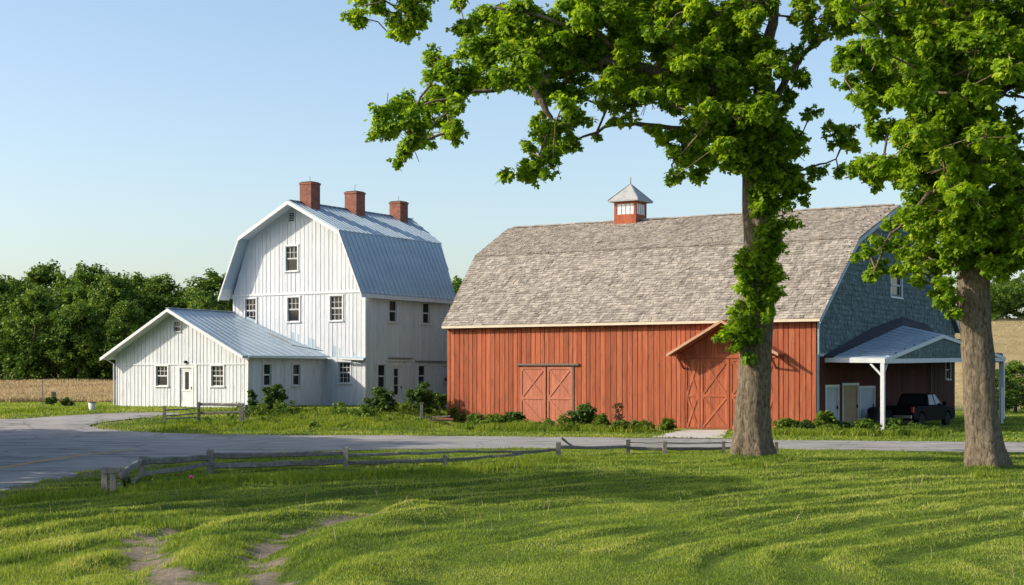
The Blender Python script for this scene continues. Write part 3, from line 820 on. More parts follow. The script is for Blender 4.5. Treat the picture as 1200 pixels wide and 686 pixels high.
# right end: dark red boards below, shingles above
SH = 3.36
w2 = (11.4, 6.95, 1.75, 1.15); w3 = (20.9, 2.75, .9, 1.0)
rw = MB(); rwb = MB()
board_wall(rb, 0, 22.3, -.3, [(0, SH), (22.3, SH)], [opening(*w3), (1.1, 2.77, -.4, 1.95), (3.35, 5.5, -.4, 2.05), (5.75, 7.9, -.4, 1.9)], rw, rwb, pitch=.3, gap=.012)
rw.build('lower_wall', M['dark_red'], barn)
upb = [(0, BZ+.02), (4.92, BB-.08), (11.15, BP-.08), (17.4, BB-.08), (22.3, BZ+.02)]
for c in cells(0, 22.3, SH, upb, [opening(*w2)]): rb.slab(rwb, c[0], c[1], c[2], c[3], c[4], -.10, -.005)
rwb.build('wall_backing', M['red_gap'], barn)
def gable_span(v):
    z = SH+v
    def inv(z):
        for (a, za), (b, zb) in zip(upb[:3][:-1], upb[:3][1:]):
            if za <= z <= zb: return a+(b-a)*(z-za)/(zb-za)
        return 0.0 if z < upb[0][1] else 11.15
    a = inv(z); b = 22.3-a; o_ = opening(*w2)
    if o_[2]-.08 < z < o_[3]+.05: return [(a, o_[0]-.05), (o_[1]+.05, b)]
    return [(a, b)]
gs = MB(); shingles(gs, (0.0, 0, SH), (0, 1, 0), (0, 0, 1), (1, 0, 0), gable_span, BP-SH-.15, course=.235, w=(.14, .34), th=.05, seed=5)
gs.build('shingle_siding', M['green_shingle'], barn)
window(barn, rb, *w2, '2', trim=.12); window(barn, rb, *w3, '2')
# roof
ro = MB(); q0 = 3.2/22.3*6.0
def left_x(t): return -(19.2+.27*t)-.25
def slope(mb, sh, t0, z0, t1, z1, seed, back=False):
    y0, y1 = (t0, t1) if not back else (22.3-t0, 22.3-t1)
    A = Vector((.28, y0, z0)); V = Vector((0, y1-y0, z1-z0)); L = V.length; Vn = V.normalized(); U = Vector((-1, 0, 0))
    n = U.cross(Vn) if not back else Vn.cross(U)
    if n.z < 0: n = -n
    xl0, xl1 = left_x(y0), left_x(y1)
    A2 = Vector((.28, y1, z1)); B2 = Vector((xl1, y1, z1)); B = Vector((xl0, y0, z0))
    mb.add([A-n*.01, A2-n*.01, B2-n*.01, B-n*.01, A-n*.12, A2-n*.12, B2-n*.12, B-n*.12], [(0,1,2,3),(7,6,5,4),(0,4,5,1),(1,5,6,2),(2,6,7,3),(3,7,4,0)])
    shingles(sh, A, U, Vn, n, lambda v: [(-.02, .28-(xl0+(xl1-xl0)*v/L))], L, course=.205, w=(.12, .36), th=.045, seed=seed, wob=1)
sh = MB()
slope(ro, sh, -.32, BZ-.03, 4.92, BB, 1); slope(ro, sh, 4.88, BB+.03, 11.15, BP, 2)
slope(ro, sh, -.32, BZ-.03, 4.92, BB, 3, True); slope(ro, sh, 4.88, BB+.03, 11.15, BP, 4, True)
u = .3
while u < 22.0:                                          # ridge shakes
    L = R.uniform(.3, .6)
    for s_ in (-1, 1):
        sh.beam((.28-u, 11.15+s_*.10, BP+.045), (.28-u-L, 11.15+s_*.10, BP+.045+R.uniform(0, .012)), .22, .03, R.random(), up=(0, s_*.35, 1))
    u += L*.95
sh.build('shake_roof', M['shake'], barn)
ro.build('roof_deck', M['grey_wood'], barn)
bt = MB()
bt.box(left_x(-.32)+.02, .27, -.36, -.32, BZ-.15, BZ-.03)
bt.build('fascia', pmat('cream_trim', (.55,.47,.36), (.66,.58,.46), 3, .8, var=.1), barn)
bc = MB(); bc.box(-19.2, -.0, -.31, -.0, BZ-.06, BZ-.04); bc.box(-.16, -.01, -.045, -.028, -.3, BZ-.06); bc.box(-19.22, -19.06, -.05, -.028, -.3, BZ-.06)
fb.slab(bc, LD[1], LD[1]+.12, -.3, 2.9, 2.9, .03, .055); fb.slab(bc, LD[1]+.02, LD[1]+.1, 2.9, BZ-.06, BZ-.06, .03, .05)
bc.build('trim', M['red_board'], barn)
bt = MB()
bt.box(.0, .045, .0, .22, -.3, SH); bt.box(.04, .09, .0, .16, SH, BZ-.1)
pr = [(-.32, BZ-.04), (4.9, BB-.02), (11.15, BP-.02), (17.4, BB-.02), (22.6, BZ-.04)]
for (a, za), (b, zb) in zip(pr[:-1], pr[1:]):
    bt.add([(.25,a,za-.2),(.30,a,za-.2),(.30,b,zb-.2),(.25,b,zb-.2),(.25,a,za),(.30,a,za),(.30,b,zb),(.25,b,zb)], [(0,3,2,1),(4,5,6,7),(0,1,5,4),(1,2,6,5),(2,3,7,6),(3,0,4,7)])
bt.box(.0, .06, .22, 22.3, SH-.07, SH+.05)
bt.build('corner_board', M['blue_white'], barn)
# sliding doors
def x_panel(pl, a, b, z0, z1, off, mat, split=.5, parent=None, upper=True, name='door_panel'):
    D = MB(); n = max(2, int((b-a)/.22)); t = .11
    for i in range(n):
        u0 = a+(b-a)*i/n; u1 = a+(b-a)*(i+1)/n; pl.slab(D, u0+.004, u1-.004, z0, z1, z1, off, off+.03, R.random())
    pl.slab(D, a, b, z0+.01, z1-.01, z1-.01, off-.01, off+.003, .3)
    e = off+.03; zm = z0+(z1-z0)*split
    for (p, q, r_, s_) in ((a, a+t, z0, z1), (b-t, b, z0, z1), (a+t, b-t, z0, z0+t), (a+t, b-t, z1-t, z1), (a+t, b-t, zm-t/2, zm+t/2)): pl.slab(D, p, q, r_, s_, s_, e+.002, e+.03, R.random())
    def brace(u0, za, u1, zb, k):
        P = Vector(pl.p(u0, za, e+.014+k)); Q = Vector(pl.p(u1, zb, e+.014+k)); D.beam(P, Q, .022, .10, R.random(), up=(0, 0, 1) if abs(u1-u0) > .001 else (1, 0, 0))
    def diag(z_a, z_b, both=True, flip=False):
        l_, r_ = (a+t, b-t)
        if flip: l_, r_ = r_, l_
        for k, (u0, u1) in enumerate(((l_, r_), (r_, l_)) if both else ((l_, r_),)):
            P = Vector(pl.p(u0, z_a, e+.013+k*.004)); Q = Vector(pl.p(u1, z_b, e+.013+k*.004))
            d = (Q-P).normalized(); up = pl.n.cross(d); D.beam(P, Q, .022, .09, R.random(), up=up)
    diag(zm+t/2, z1-t, True); diag(z0+t, zm-t/2, upper)
    return D.build(name, mat, parent)
ldo = MB(); fb.slab(ldo, 11.7, LD[1]+.18, 2.93, 3.02, 3.02, .03, .14); fb.slab(ldo, LD[0]-.09, LD[0]-.02, -.2, 2.9, 2.9, .03, .07)
ldo = ldo.build('door_track', M['old_wood'], barn)
for (a, b) in ((LD[0], 13.46), (13.54, LD[1])): x_panel(fb, a, b, .02, 2.87, -.01, M['red_door'], .47, barn, upper=False)
rdf = MB(); fb.slab(rdf, RD[0]-.02, RD[1]+.02, 3.22, 3.42, 3.42, .03, .09); fb.slab(rdf, RD[1], RD[1]+.14, -.2, 3.22, 3.22, .03, .07); fb.slab(rdf, RD[0]-.14, RD[0], -.2, 3.22, 3.22, .03, .07)
rdf.build('door_frame', M['red_board'], barn)
c_ = (RD[0]+RD[1])/2
for (a, b) in ((RD[0], 2.6), (2.64, c_-.02), (c_+.02, 5.45), (5.49, RD[1])): x_panel(fb, a, b, .02, 3.2, -.01, M['red_board'], .48, barn)
# small gabled hood over the right doors
hz = MB(); hy = -.95; lo = 6.72; hi = 1.38; pk = 4.92; ez = 3.42
for (u0, z0, u1, z1) in ((lo, ez, c_, pk), (c_, pk, hi, ez)):
    hz.add([(-u0, hy, z0), (-u1, hy, z1), (-u1, -.03, z1), (-u0, -.03, z0), (-u0, hy, z0-.08), (-u1, hy, z1-.08), (-u1, -.03, z1-.08), (-u0, -.03, z0-.08)],
           [(0,1,2,3),(7,6,5,4),(0,4,5,1),(1,5,6,2),(2,6,7,3),(3,7,4,0)])
hood = hz.build('hood_roof', M['red_board'], barn)
hb = MB(); rake(hb, [(-lo, ez-.0), (-c_, pk-.0), (-hi, ez-.0)], hy-.002, .13, .04); hb.build('hood_edge', pmat('cream_trim2', (.40,.22,.14), (.5,.33,.22), 3, .8), hood)
hw = MB(); n = 16
for i in range(n):
    u0 = RD[0]-.1+(RD[1]-RD[0]+.2)*i/n; u1 = RD[0]-.1+(RD[1]-RD[0]+.2)*(i+1)/n
    zt = lambda u: pk-.12-abs(u-c_)*(pk-ez)/(lo-c_)
    fb.slab(hw, u0+.008, u1-.008, 3.42, zt(u0), zt(u1), .03, .06+R.uniform(0, .008), R.random())
hw.build('hood_boards', M['red_board'], barn)
for u in (RD[1]+.05, RD[0]-.05):
    br = MB(); br.beam((-u, hy+.1, 3.36), (-u, -.03, 3.36), .08, .09); br.beam((-u, hy+.15, 3.34), (-u, -.03, 2.75), .07, .07); br.build('bracket', M['red_board'], barn)
# cupola
cu = MB(); cx, cy, s = -14.65, 11.15, .66; zb, zt = 10.2, 11.98
cu.box(cx-s, cx+s, cy-s, cy+s, zb, 10.62)
# corner posts and rails around window openings
for (sx, sy) in ((-1,-1),(1,-1),(1,1),(-1,1)): cu.box(cx+sx*s-(.14 if sx > 0 else 0), cx+sx*s+(0 if sx > 0 else .14), cy+sy*s-(.14 if sy > 0 else 0), cy+sy*s+(0 if sy > 0 else .14), 10.62, zt)
cu.box(cx-s+.001, cx+s-.001, cy-s+.001, cy+s-.001, 10.62, 11.22); cu.box(cx-s+.001, cx+s-.001, cy-s+.001, cy+s-.001, 11.8, zt)
co = cu.build('cupola', M['red_board'], barn)
g = MB(); g.box(cx-s+.05, cx+s-.05, cy-s+.05, cy+s-.05, 11.22, 11.8); g.build('cupola_window', M['glass_pale'], co)
g = MB()
for k in range(1, 4):
    x = cx-s+.14+(2*s-.28)*k/4; g.box(x-.02, x+.02, cy-s+.01, cy-s+.05, 11.22, 11.8); g.box(cx+s-.05, cx+s-.01, cy-s+(x-cx+s)-.02, cy-s+(x-cx+s)+.02, 11.22, 11.8)
g.box(cx+s-.05, cx+s-.012, cy-s+.012, cy-s+.06, 11.2, 11.82); g.box(cx-s+.1, cx+s-.012, cy-s+.012, cy-s+.05, 11.2, 11.235); g.box(cx+s-.05, cx+s-.012, cy-s+.012, cy+s-.1, 11.2, 11.235)
g.build('cupola_muntin', M['white_trim'], co)
g = MB(); e = .92; ap = (cx, cy, 12.95); b4 = [(cx-e, cy-e, zt), (cx+e, cy-e, zt), (cx+e, cy+e, zt), (cx-e, cy+e, zt)]
g.add(b4+[(x, y, z-.07) for x, y, z in b4]+[ap], [(0,1,8),(1,2,8),(2,3,8),(3,0,8),(4,7,6,5),(0,4,5,1),(1,5,6,2),(2,6,7,3),(3,7,4,0)])
for i in range(4):
    a = Vector(b4[i]); g.beam(a+Vector((0, 0, .01)), Vector(ap), .07, .03)
g.tube([(cx, cy, 12.85), (cx, cy, 13.32)], [.05, .035], 8)
g.build('cupola_roof', pmat('lead_roof', (.27,.28,.28), (.38,.39,.39), 3, .7, .2, 20), co)

# carport on the barn's end
cz = MB()
A_ = (.45, .92, 3.28); B_ = (2.75, .85, 3.2); C_ = (2.75, 9.9, 4.42); D_ = (.45, 11.0, 4.92); E_ = (2.75, 22.35, 3.48); F_ = (.45, 22.3, 3.55)
tri_roof(cz, [(A_, B_, C_, D_), (D_, C_, E_, F_)], .09)
nA = (Vector(B_)-Vector(A_)).cross(Vector(D_)-Vector(A_)).normalized()
for k in range(1, 14):
    P = Vector(A_).lerp(Vector(D_), k/14); Q = Vector(B_).lerp(Vector(C_), k/14); cz.beam(P+Vector((0, 0, .015)), Q+Vector((0, 0, .015)), .03, .03)
    P = Vector(F_).lerp(Vector(D_), k/14); Q = Vector(E_).lerp(Vector(C_), k/14); cz.beam(P+Vector((0, 0, .015)), Q+Vector((0, 0, .015)), .03, .03)
cpo = cz.build('carport_roof', M['tin'], barn)
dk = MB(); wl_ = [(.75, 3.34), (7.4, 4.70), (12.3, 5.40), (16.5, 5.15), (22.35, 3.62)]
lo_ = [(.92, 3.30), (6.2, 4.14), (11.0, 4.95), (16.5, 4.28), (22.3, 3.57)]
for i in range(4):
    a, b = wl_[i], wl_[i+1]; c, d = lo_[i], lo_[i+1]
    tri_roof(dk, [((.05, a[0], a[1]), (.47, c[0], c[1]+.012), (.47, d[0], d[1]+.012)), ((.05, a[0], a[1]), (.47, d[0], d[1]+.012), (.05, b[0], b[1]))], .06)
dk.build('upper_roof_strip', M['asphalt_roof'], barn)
cb = MB()
cb.beam((.06, .90, 3.13), (2.72, .88, 3.09), .07, .2); cb.beam((2.72, .8, 3.07), (2.72, 22.4, 3.33), .07, .2)
for (a, b) in ((B_, C_), (C_, E_)): cb.beam((a[0]+.02, a[1], a[2]-.10), (b[0]+.02, b[1], b[2]-.10), .05, .15)
cb.build('carport_beam', M['white_trim'], cpo)
gsh = MB(); yv = .85
def tri_span(v):
    z = 3.2+v; a = .85+(9.9-.85)*max(0, (v+.1))/(4.42-3.2); b = 22.3-(22.3-9.9)*max(0, (z-3.48))/(4.42-3.48) if z > 3.48 else 22.3
    return [(a, b)] if b > a else []
shingles(gsh, (2.70, 0, 3.2), (0, 1, 0), (0, 0, 1), (1, 0, 0), tri_span, 1.1, course=.2, w=(.2, .5), th=.03, seed=9)
for c in cells(.9, 22.3, 3.15, [(.9, 3.2), (9.9, 4.33), (22.3, 3.4)], []): rbx = Plane((2.70, 0), (0, 1), (1, 0)); rbx.slab(gsh, c[0], c[1], c[2], c[3], c[4], -.03, 0)
gsh.build('carport_gable', M['green_shingle'], cpo)
for (px, py, wd, top) in ((2.62, .95, .17, 3.0), (2.62, 22.2, .26, 3.24)):
    p = MB(); p.box(px-wd/2, px+wd/2, py-wd/2, py+wd/2, -.2, top)
    if wd < .2:
        p.beam((px, py, top-.6), (px, py+.55, top-.02), .08, .08); p.beam((px, py, top-.6), (px-.55, py, top-.02), .08, .08); p.beam((px, py, top-.6), (px+.02, py-.001-.0, top-.3), .02, .02)
    p.build('carport_post', M['white_trim'], barn)
pp = MB(); pp.tube([(.10, 17.3, 0), (.10, 17.3, 3.2)], .05, 8); pp.build('downpipe', M['grey_wood'], barn)
door(barn, rb, 1.93, 1.6, 1.93, M['blue_white'], None, rail=False); door(barn, rb, 4.43, 2.1, 2.0, M['tan_wood'], None); door(barn, rb, 6.83, 2.1, 1.85, M['blue_white'], None, rail=False)

# ------------------------------------------------------------------ leaves and trees
LEAF = np.array([(0,0,0), (.50,.30,.05), (.36,.80,.09), (0,1.0,-.02), (-.36,.80,.09), (-.50,.30,.05)])
LF = np.array([[0,1,2,3],[0,3,4,5]])
MAPLE = np.array([(0,0,0), (.30,.02,.04), (.55,.42,.09), (.24,.50,.02), (.26,.86,.05), (0,1.05,-.04), (-.26,.86,.05), (-.24,.50,.02), (-.55,.42,.09), (-.30,.02,.04)])
MF = np.array([[0,1,2,3],[0,3,4,5],[0,5,6,7],[0,7,8,9]])
def leaves_mesh(name, P, Nrm, size, rnd, shape='leaf', g=None):
    """P n*3 positions, Nrm n*3 preferred normals, size n"""
    g = g or rng; n = len(P); T, FT = (MAPLE, MF) if shape == 'maple' else (LEAF, LF)
    Nrm = Nrm/np.linalg.norm(Nrm, axis=1, keepdims=True)
    d = g.normal(size=(n, 3)); d[:, 2] -= .6; d -= (d*Nrm).sum(1, keepdims=True)*Nrm
    d /= np.linalg.norm(d, axis=1, keepdims=True); s = np.cross(d, Nrm)
    V = (P[:, None, :] + size[:, None, None]*(T[None, :, 0:1]*s[:, None, :] + T[None, :, 1:2]*d[:, None, :] + T[None, :, 2:3]*Nrm[:, None, :]*1.0))
    k = len(T); Fc = (FT[None]+(np.arange(n)*k)[:, None, None]).reshape(-1, 4)
    return mesh_np(name, V.reshape(-1, 3), Fc, np.full(len(Fc), 4), rnd=np.repeat(rnd, k))
def clump_leaves(C, Rr, dens, g, sub=7, flat=.85, up=.7):
    """leaf positions for clusters; every cluster is broken into uneven sub-clumps"""
    Ps, Ns, Rn = [], [], []
    for c, r in zip(C, Rr):
        tone = g.normal(0, .10)
        m = max(3, int(sub*g.uniform(.7, 1.3)))
        o = g.normal(size=(m, 3)); o /= np.linalg.norm(o, axis=1, keepdims=True); o *= (g.uniform(.35, .95, (m, 1)))*r; o[:, 2] *= flat
        for oo in o:
            rs = r*g.uniform(.2, .5); n = max(4, int(dens*rs*rs))
            q = g.normal(size=(n, 3)); q /= np.linalg.norm(q, axis=1, keepdims=True)
            rad = rs*np.power(g.uniform(0, 1, (n, 1)), .45)*np.where(g.uniform(0, 1, (n, 1)) < .16, g.uniform(1.1, 1.7, (n, 1)), 1)
            P = c+oo+q*rad*np.array([1, 1, .75]); N2 = q*.7+np.array([0, 0, up])+g.normal(size=(n, 3))*.45
            Ps.append(P); Ns.append(N2); Rn.append(np.clip(g.beta(2.2, 2.2, n)+tone, 0, 1))
    return np.concatenate(Ps), np.concatenate(Ns), np.concatenate(Rn)

def trunk_mesh(mb, path, radii, seed, seg=56, step=.12, ridge=.035, flare=True):
    path = [Vector(p) for p in path]
    L = [0]
    for a, b in zip(path[:-1], path[1:]): L.append(L[-1]+(b-a).length)
    def at(s):
        for i in range(len(L)-1):
            if s <= L[i+1]+1e-9:
                t = (s-L[i])/(L[i+1]-L[i]); 
                p0 = path[max(i-1, 0)]; p1 = path[i]; p2 = path[i+1]; p3 = path[min(i+2, len(path)-1)]
                p = .5*((2*p1)+(p2-p0)*t+(2*p0-5*p1+4*p2-p3)*t*t+(3*p1-p0-3*p2+p3)*t**3)
                return p, radii[i]+(radii[i+1]-radii[i])*t
        return path[-1], radii[-1]
    n = int(L[-1]/step)+1; S = np.linspace(0, L[-1], n); b = len(mb.v)
    A = np.arange(seg)*2*math.pi/seg
    for s in S:
        p, r = at(s)
        ph = fbm(np.cos(A)*1.3+5, s*.35+np.sin(A)*1.3, seed)*6
        rid = (vnoise((A/(2*math.pi)*seg/3.0), np.full(seg, s*1.1)+ph, seed+3)-.5)*2
        lump = (fbm(np.cos(A)*.9+9, np.sin(A)*.9+s*.5, seed+8)-.5)*2
        rr = r*(1+lump*.09)+rid*ridge
        if flare:
            z = p.z-path[0].z; f = math.exp(-max(z-.3, 0)/.35)
            rr = rr+f*.20*(.35+.65*np.maximum(0, np.sin(A*5+seed+fbm(np.cos(A), np.sin(A), seed)*4)))
        for k in range(seg): mb.v.append((p.x+rr[k]*math.cos(A[k]), p.y+rr[k]*math.sin(A[k]), p.z)); mb.r.append(.5)
    for i in range(n-1):
        for k in range(seg):
            k2 = (k+1) % seg; mb.f.append((b+i*seg+k, b+i*seg+k2, b+(i+1)*seg+k2, b+(i+1)*seg+k))

def big_tree(name, label, base, trunk_px, limbs_px, clusters, extra, seed, dens=1400, leaf=.13):
    q = np.random.default_rng(seed); Y0 = base[1]; sc_ = Y0/FPX
    root = empty(name, (base[0], base[1], gz(*base)-.15)); tag(root, label, 'tree', 'two big maples on the front lawn')
    O = Vector(root.location)
    W = lambda px, py, dy=0: Vector(tree_pt(px, py, Y0))+Vector((0, dy, 0)) - O
    mb = MB()
    tp = [W(x, y) for x, y, w_ in trunk_px]; tr_ = [w_*sc_/2*.90 for x, y, w_ in trunk_px]
    tp[0].z = -.1
    trunk_mesh(mb, tp, tr_, seed)
    nodes = []; par = []; fixed = []
    def add(p, pa, r=None): nodes.append(Vector(p)); par.append(pa); fixed.append(r); return len(nodes)-1
    last = None; ti = []
    for p, r in zip(tp, tr_):
        last = add(p, last, r*.5); ti.append(last)
    for limb in limbs_px:                                       # (x, y, dy, radius)
        p0 = W(*limb[0][:3]); pa = min(range(len(nodes)), key=lambda i: (nodes[i]-p0).length)
        pts = [p0]+[W(*l_[:3]) for l_ in limb[1:]]; rr = [l_[3] for l_ in limb]
        cur = add(pts[0], pa, rr[0]*.5)
        fine = [pts[0]]; fr = [rr[0]]
        for i in range(len(pts)-1):
            a, b = pts[i], pts[i+1]; m_ = 4
            for k in range(1, m_+1):
                t = k/m_; p = a.lerp(b, t)
                if k < m_: p = p+Vector(q.normal(0, .05, 3))*(b-a).length*.5
                fine.append(p); fr.append(rr[i]+(rr[i+1]-rr[i])*t); cur = add(p, cur, fr[-1])
        mb.tube(fine, fr, 10)
    C, Rr = [], []
    for (x, y, r) in clusters:
        dist = math.hypot((x-trunk_px[-1][0]), 0)*sc_
        dy = q.normal(0, 1.0+.10*dist)
        if y > 195 and abs(x-trunk_px[4][0]) < 42: dy = -q.uniform(.35, .75)
        C.append(W(x, y, 0)+Vector((0, dy, 0))); s_ = (Y0+dy)/Y0
        # keep the cluster on its own line of sight while it moves in depth
        c = C[-1]+O; k = (Y0+dy)/c.y if c.y else 1
        c = Vector((c.x*s_, Y0+dy, CAMH+(c.z-CAMH)*s_)); C[-1] = c-O; Rr.append(r*sc_*s_*1.28)
    for (c, r) in extra(q, W, Vector((0, 0, 0))): C.append(c); Rr.append(r)
    order = sorted(range(len(C)), key=lambda i: min((C[i]-n_).length for n_ in nodes))
    nb = len(nodes)
    hang = []
    for i in order:
        c = C[i]
        j = min(range(len(nodes)), key=lambda k: (nodes[k]-c).length + (0 if nodes[k].z < c.z+.3 else .5*(nodes[k].z-c.z)))
        a = nodes[j]; L_ = (c-a).length; m_ = max(1, int(L_/.6)); cur = j
        for k in range(1, m_+1):
            t = k/m_; p = a.lerp(c, t)+Vector((0, 0, .18*L_*math.sin(math.pi*t)*.5))+Vector(q.normal(0, .05, 3))*(1 if k < m_ else 0)
            cur = add(p, cur)
        hang.append(cur)
        for k in range(5):                                       # twigs
            d = Vector(q.normal(0, 1, 3)).normalized()*Rr[i]*q.uniform(.6, 1.05); add(c+d, cur)
    area = [0.0]*len(nodes)
    kids = [0]*len(nodes)
    for p in par:
        if p is not None: kids[p] += 1
    for i in range(len(nodes)-1, -1, -1):
        if kids[i] == 0: area[i] += .009**2.2
        if par[i] is not None: area[par[i]] += area[i]
    rad = [min(.16, a_**(1/2.2)) if f is None else f for a_, f in zip(area, fixed)]
    for i in range(nb, len(nodes)):
        pa = par[i]; r0 = min(rad[pa], rad[i]*1.35); mb.tube([nodes[pa], nodes[i]], [r0, rad[i]], 6 if rad[i] > .03 else 4, cap=False)
    mb.build('trunk', M['bark'], root, smooth=True)
    P, Nn, rn = clump_leaves([np.array(c) for c in C], Rr, dens, q, sub=11)
    sz = leaf*q.uniform(.7, 1.25, len(P))
    me = leaves_mesh('crown', P, Nn, sz, rn, 'maple', q)
    link('crown', me, root, M['maple_leaf'])
    print(name, len(P), 'leaves', len(C), 'clusters')
    return root

def half(s): return [tuple(float(v) for v in t.split(',')) for t in s.split()]
c1 = half("420,20,14 443,8,12 477,25,20 487,5,18 470,40,10 538,1,9 543,37,14 567,25,20 587,18,22 617,25,24 600,50,28 567,63,24 633,50,26 607,80,28 567,87,26 533,97,22 510,80,18 503,66,12 517,117,22 453,127,16 450,147,17 477,123,14 480,150,20 483,170,17 467,187,9 497,165,10 530,153,13 537,160,9 507,140,18 533,126,12 627,97,20 653,60,24 653,40,24 683,43,26 677,20,26 700,17,28 693,62,16 733,20,28 763,33,28 777,10,24 733,58,15 783,53,20 643,113,12 660,120,12 633,140,9 673,137,14 657,147,17 633,160,13 640,187,15 613,200,14 593,204,8 630,207,11 667,168,11 620,174,9 650,170,14 707,100,20 727,97,22 750,87,24 773,80,26 793,67,24 713,123,12 733,117,15 760,113,18 787,110,20 737,140,8 720,143,6 700,160,5 767,153,10 777,162,9 790,160,12 793,187,12 790,207,10 810,10,28 833,27,26 867,20,26 885,8,18 820,77,27 850,67,24 873,90,22 867,50,18 810,100,18 850,110,18 877,123,22 843,147,20 820,157,23 810,180,20 817,203,12 850,173,16 880,160,22 900,140,16 883,187,22 907,187,16 927,160,15 933,180,12 907,160,16 943,13,12 957,37,12 940,3,9 980,17,20 990,33,13 930,20,6 950,50,10 933,63,10 917,87,9 933,90,11 943,93,9 923,113,10 913,130,12 950,133,10 973,150,12 993,153,10 987,170,12 997,172,8 933,213,12 957,203,10 983,200,7 923,200,12 910,210,18 907,213,19 933,225,15 943,237,8 900,240,18 917,253,16 900,267,14 883,247,8 907,290,13 879,297,14 890,313,19 876,323,13 907,320,12 870,317,6 883,340,18 900,347,16 913,343,7 877,360,17 868,380,15 883,387,15 845,397,7 870,400,12 878,420,7 855,390,8 899,370,10 895,225,18")
c2 = half("1000,10,20 1027,7,23 1013,30,12 1053,13,26 1083,10,26 1033,20,18 1073,30,22 1060,40,20 1090,43,24 1000,63,16 987,73,11 990,93,12 1017,67,20 1033,60,20 1017,93,20 1040,87,24 1067,67,26 1067,100,24 1007,117,15 1030,117,14 1020,140,11 1027,153,10 1077,127,18 1093,110,24 1100,80,26 1117,60,26 1133,27,26 1110,20,24 1150,50,26 1167,20,26 1190,17,26 1177,50,24 1193,53,22 1133,67,22 1160,77,20 1183,83,18 1193,97,13 1120,133,22 1100,137,20 1077,157,20 1060,170,16 1033,187,14 1013,190,10 1030,207,12 1000,200,8 1047,197,14 1093,173,24 1077,197,20 1100,207,24 1127,187,20 1127,160,22 1150,133,15 1163,150,12 1170,173,7 1183,133,8 1193,143,7 1190,200,16 1177,213,16 1197,183,8 1153,90,16 1073,223,16 1090,237,20 1113,230,22 1067,250,12 1050,263,12 1083,267,20 1110,260,24 1033,283,11 1017,293,8 1003,301,5 1053,290,14 1073,287,20 1100,290,20 1030,313,9 1023,323,7 1053,317,10 1070,313,15 1077,327,8 1100,313,12 1120,303,18 1140,290,14 1133,273,20 1150,309,14 1167,303,20 1180,290,20 1197,280,18 1193,303,18 1183,316,9 1107,333,10 1110,353,12 1117,367,8 1100,343,9 1173,230,15 1187,240,18 1167,253,13 1193,213,16 1197,260,12 1130,240,18 1125,215,20 1150,255,14")
def extra1(q, W, O):
    out = []
    for k in range(95):                                  # the crown above the picture
        a = q.uniform(0, 2*math.pi); rr = math.sqrt(q.uniform(0, 1)); x = 870+rr*math.cos(a)*240; y = -30-q.uniform(0, 240)
        w_ = 1-max(0, (-y-120)/200)**2
        out.append((W(870+(x-870)*max(.25, w_), y)+Vector((0, rr*math.sin(a)*5.5*max(.3, w_), 0)), q.uniform(.45, .8)))
    for (x, y) in ((560,-30),(520,-15),(600,-40),(640,-30),(680,-30),(440,-8),(500,-15),(720,-40)): out.append((W(x, y, q.uniform(-1, 1)), .6))
    for k in range(60):                                  # fills the crown's back and front
        x = q.uniform(740, 940); y = q.uniform(0, 185); d = q.choice([-1, 1])*q.uniform(1.5, 4.2)
        if x > 895 and y > 20: continue
        if x < 800 and y > 120: continue
        out.append((W(x, y)+Vector((0, d, (d/43.4)*((HZ-y)*43.4/FPX))), q.uniform(.35, .6)))
    for k in range(62):                                  # leafy heart of the crown
        x = q.uniform(585, 955); y = q.uniform(-5, 112)
        if x > 885 and 30 < y: continue
        if x < 620 and (y < 12 or y > 90): continue
        out.append((W(x, y)+Vector((0, q.uniform(-1.6, .6), 0)), q.uniform(.35, .55)))
    for k in range(26):
        x = q.uniform(835, 900); y = q.uniform(60, 215); out.append((W(x, y)+Vector((0, q.uniform(-1.3, -.6), 0)), q.uniform(.3, .48)))
    return out
def extra2(q, W, O):
    out = []
    for k in range(110):
        a = q.uniform(0, 2*math.pi); rr = math.sqrt(q.uniform(0, 1)); y = -30-q.uniform(0, 300); w_ = max(.3, 1-max(0, (-y-140)/230)**2)
        out.append((W(1150+rr*math.cos(a)*220*w_, y)+Vector((0, rr*math.sin(a)*4.8*w_, 0)), q.uniform(.45, .8)))
    for k in range(90):                                  # right half beyond the picture's edge
        x = q.uniform(1205, 1370); y = q.uniform(-20, 300); out.append((W(x, y, q.uniform(-3.5, 3.5)), q.uniform(.35, .65)))
    for k in range(70):
        x = q.uniform(1060, 1200); y = q.uniform(0, 250); d = q.choice([-1, 1])*q.uniform(1.5, 4)
        if 1135 < x and 60 < y < 215 and q.random() < .75: continue
        if x < 1085 and y > 210: continue
        out.append((W(x, y)+Vector((0, d, (d/38.5)*((HZ-y)*38.5/FPX))), q.uniform(.3, .55)))
    for k in range(110):
        x = q.uniform(1040, 1205); y = q.uniform(-5, 318)
        if x > 1160 and 95 < y < 215: continue
        if x < 1068 and 105 < y < 150 or x < 1075 and y > 200: continue
        if x > 1128 and 200 < y < 235: continue
        out.append((W(x, y)+Vector((0, q.uniform(-1.8, -.5), 0)), q.uniform(.28, .48)))
    return out
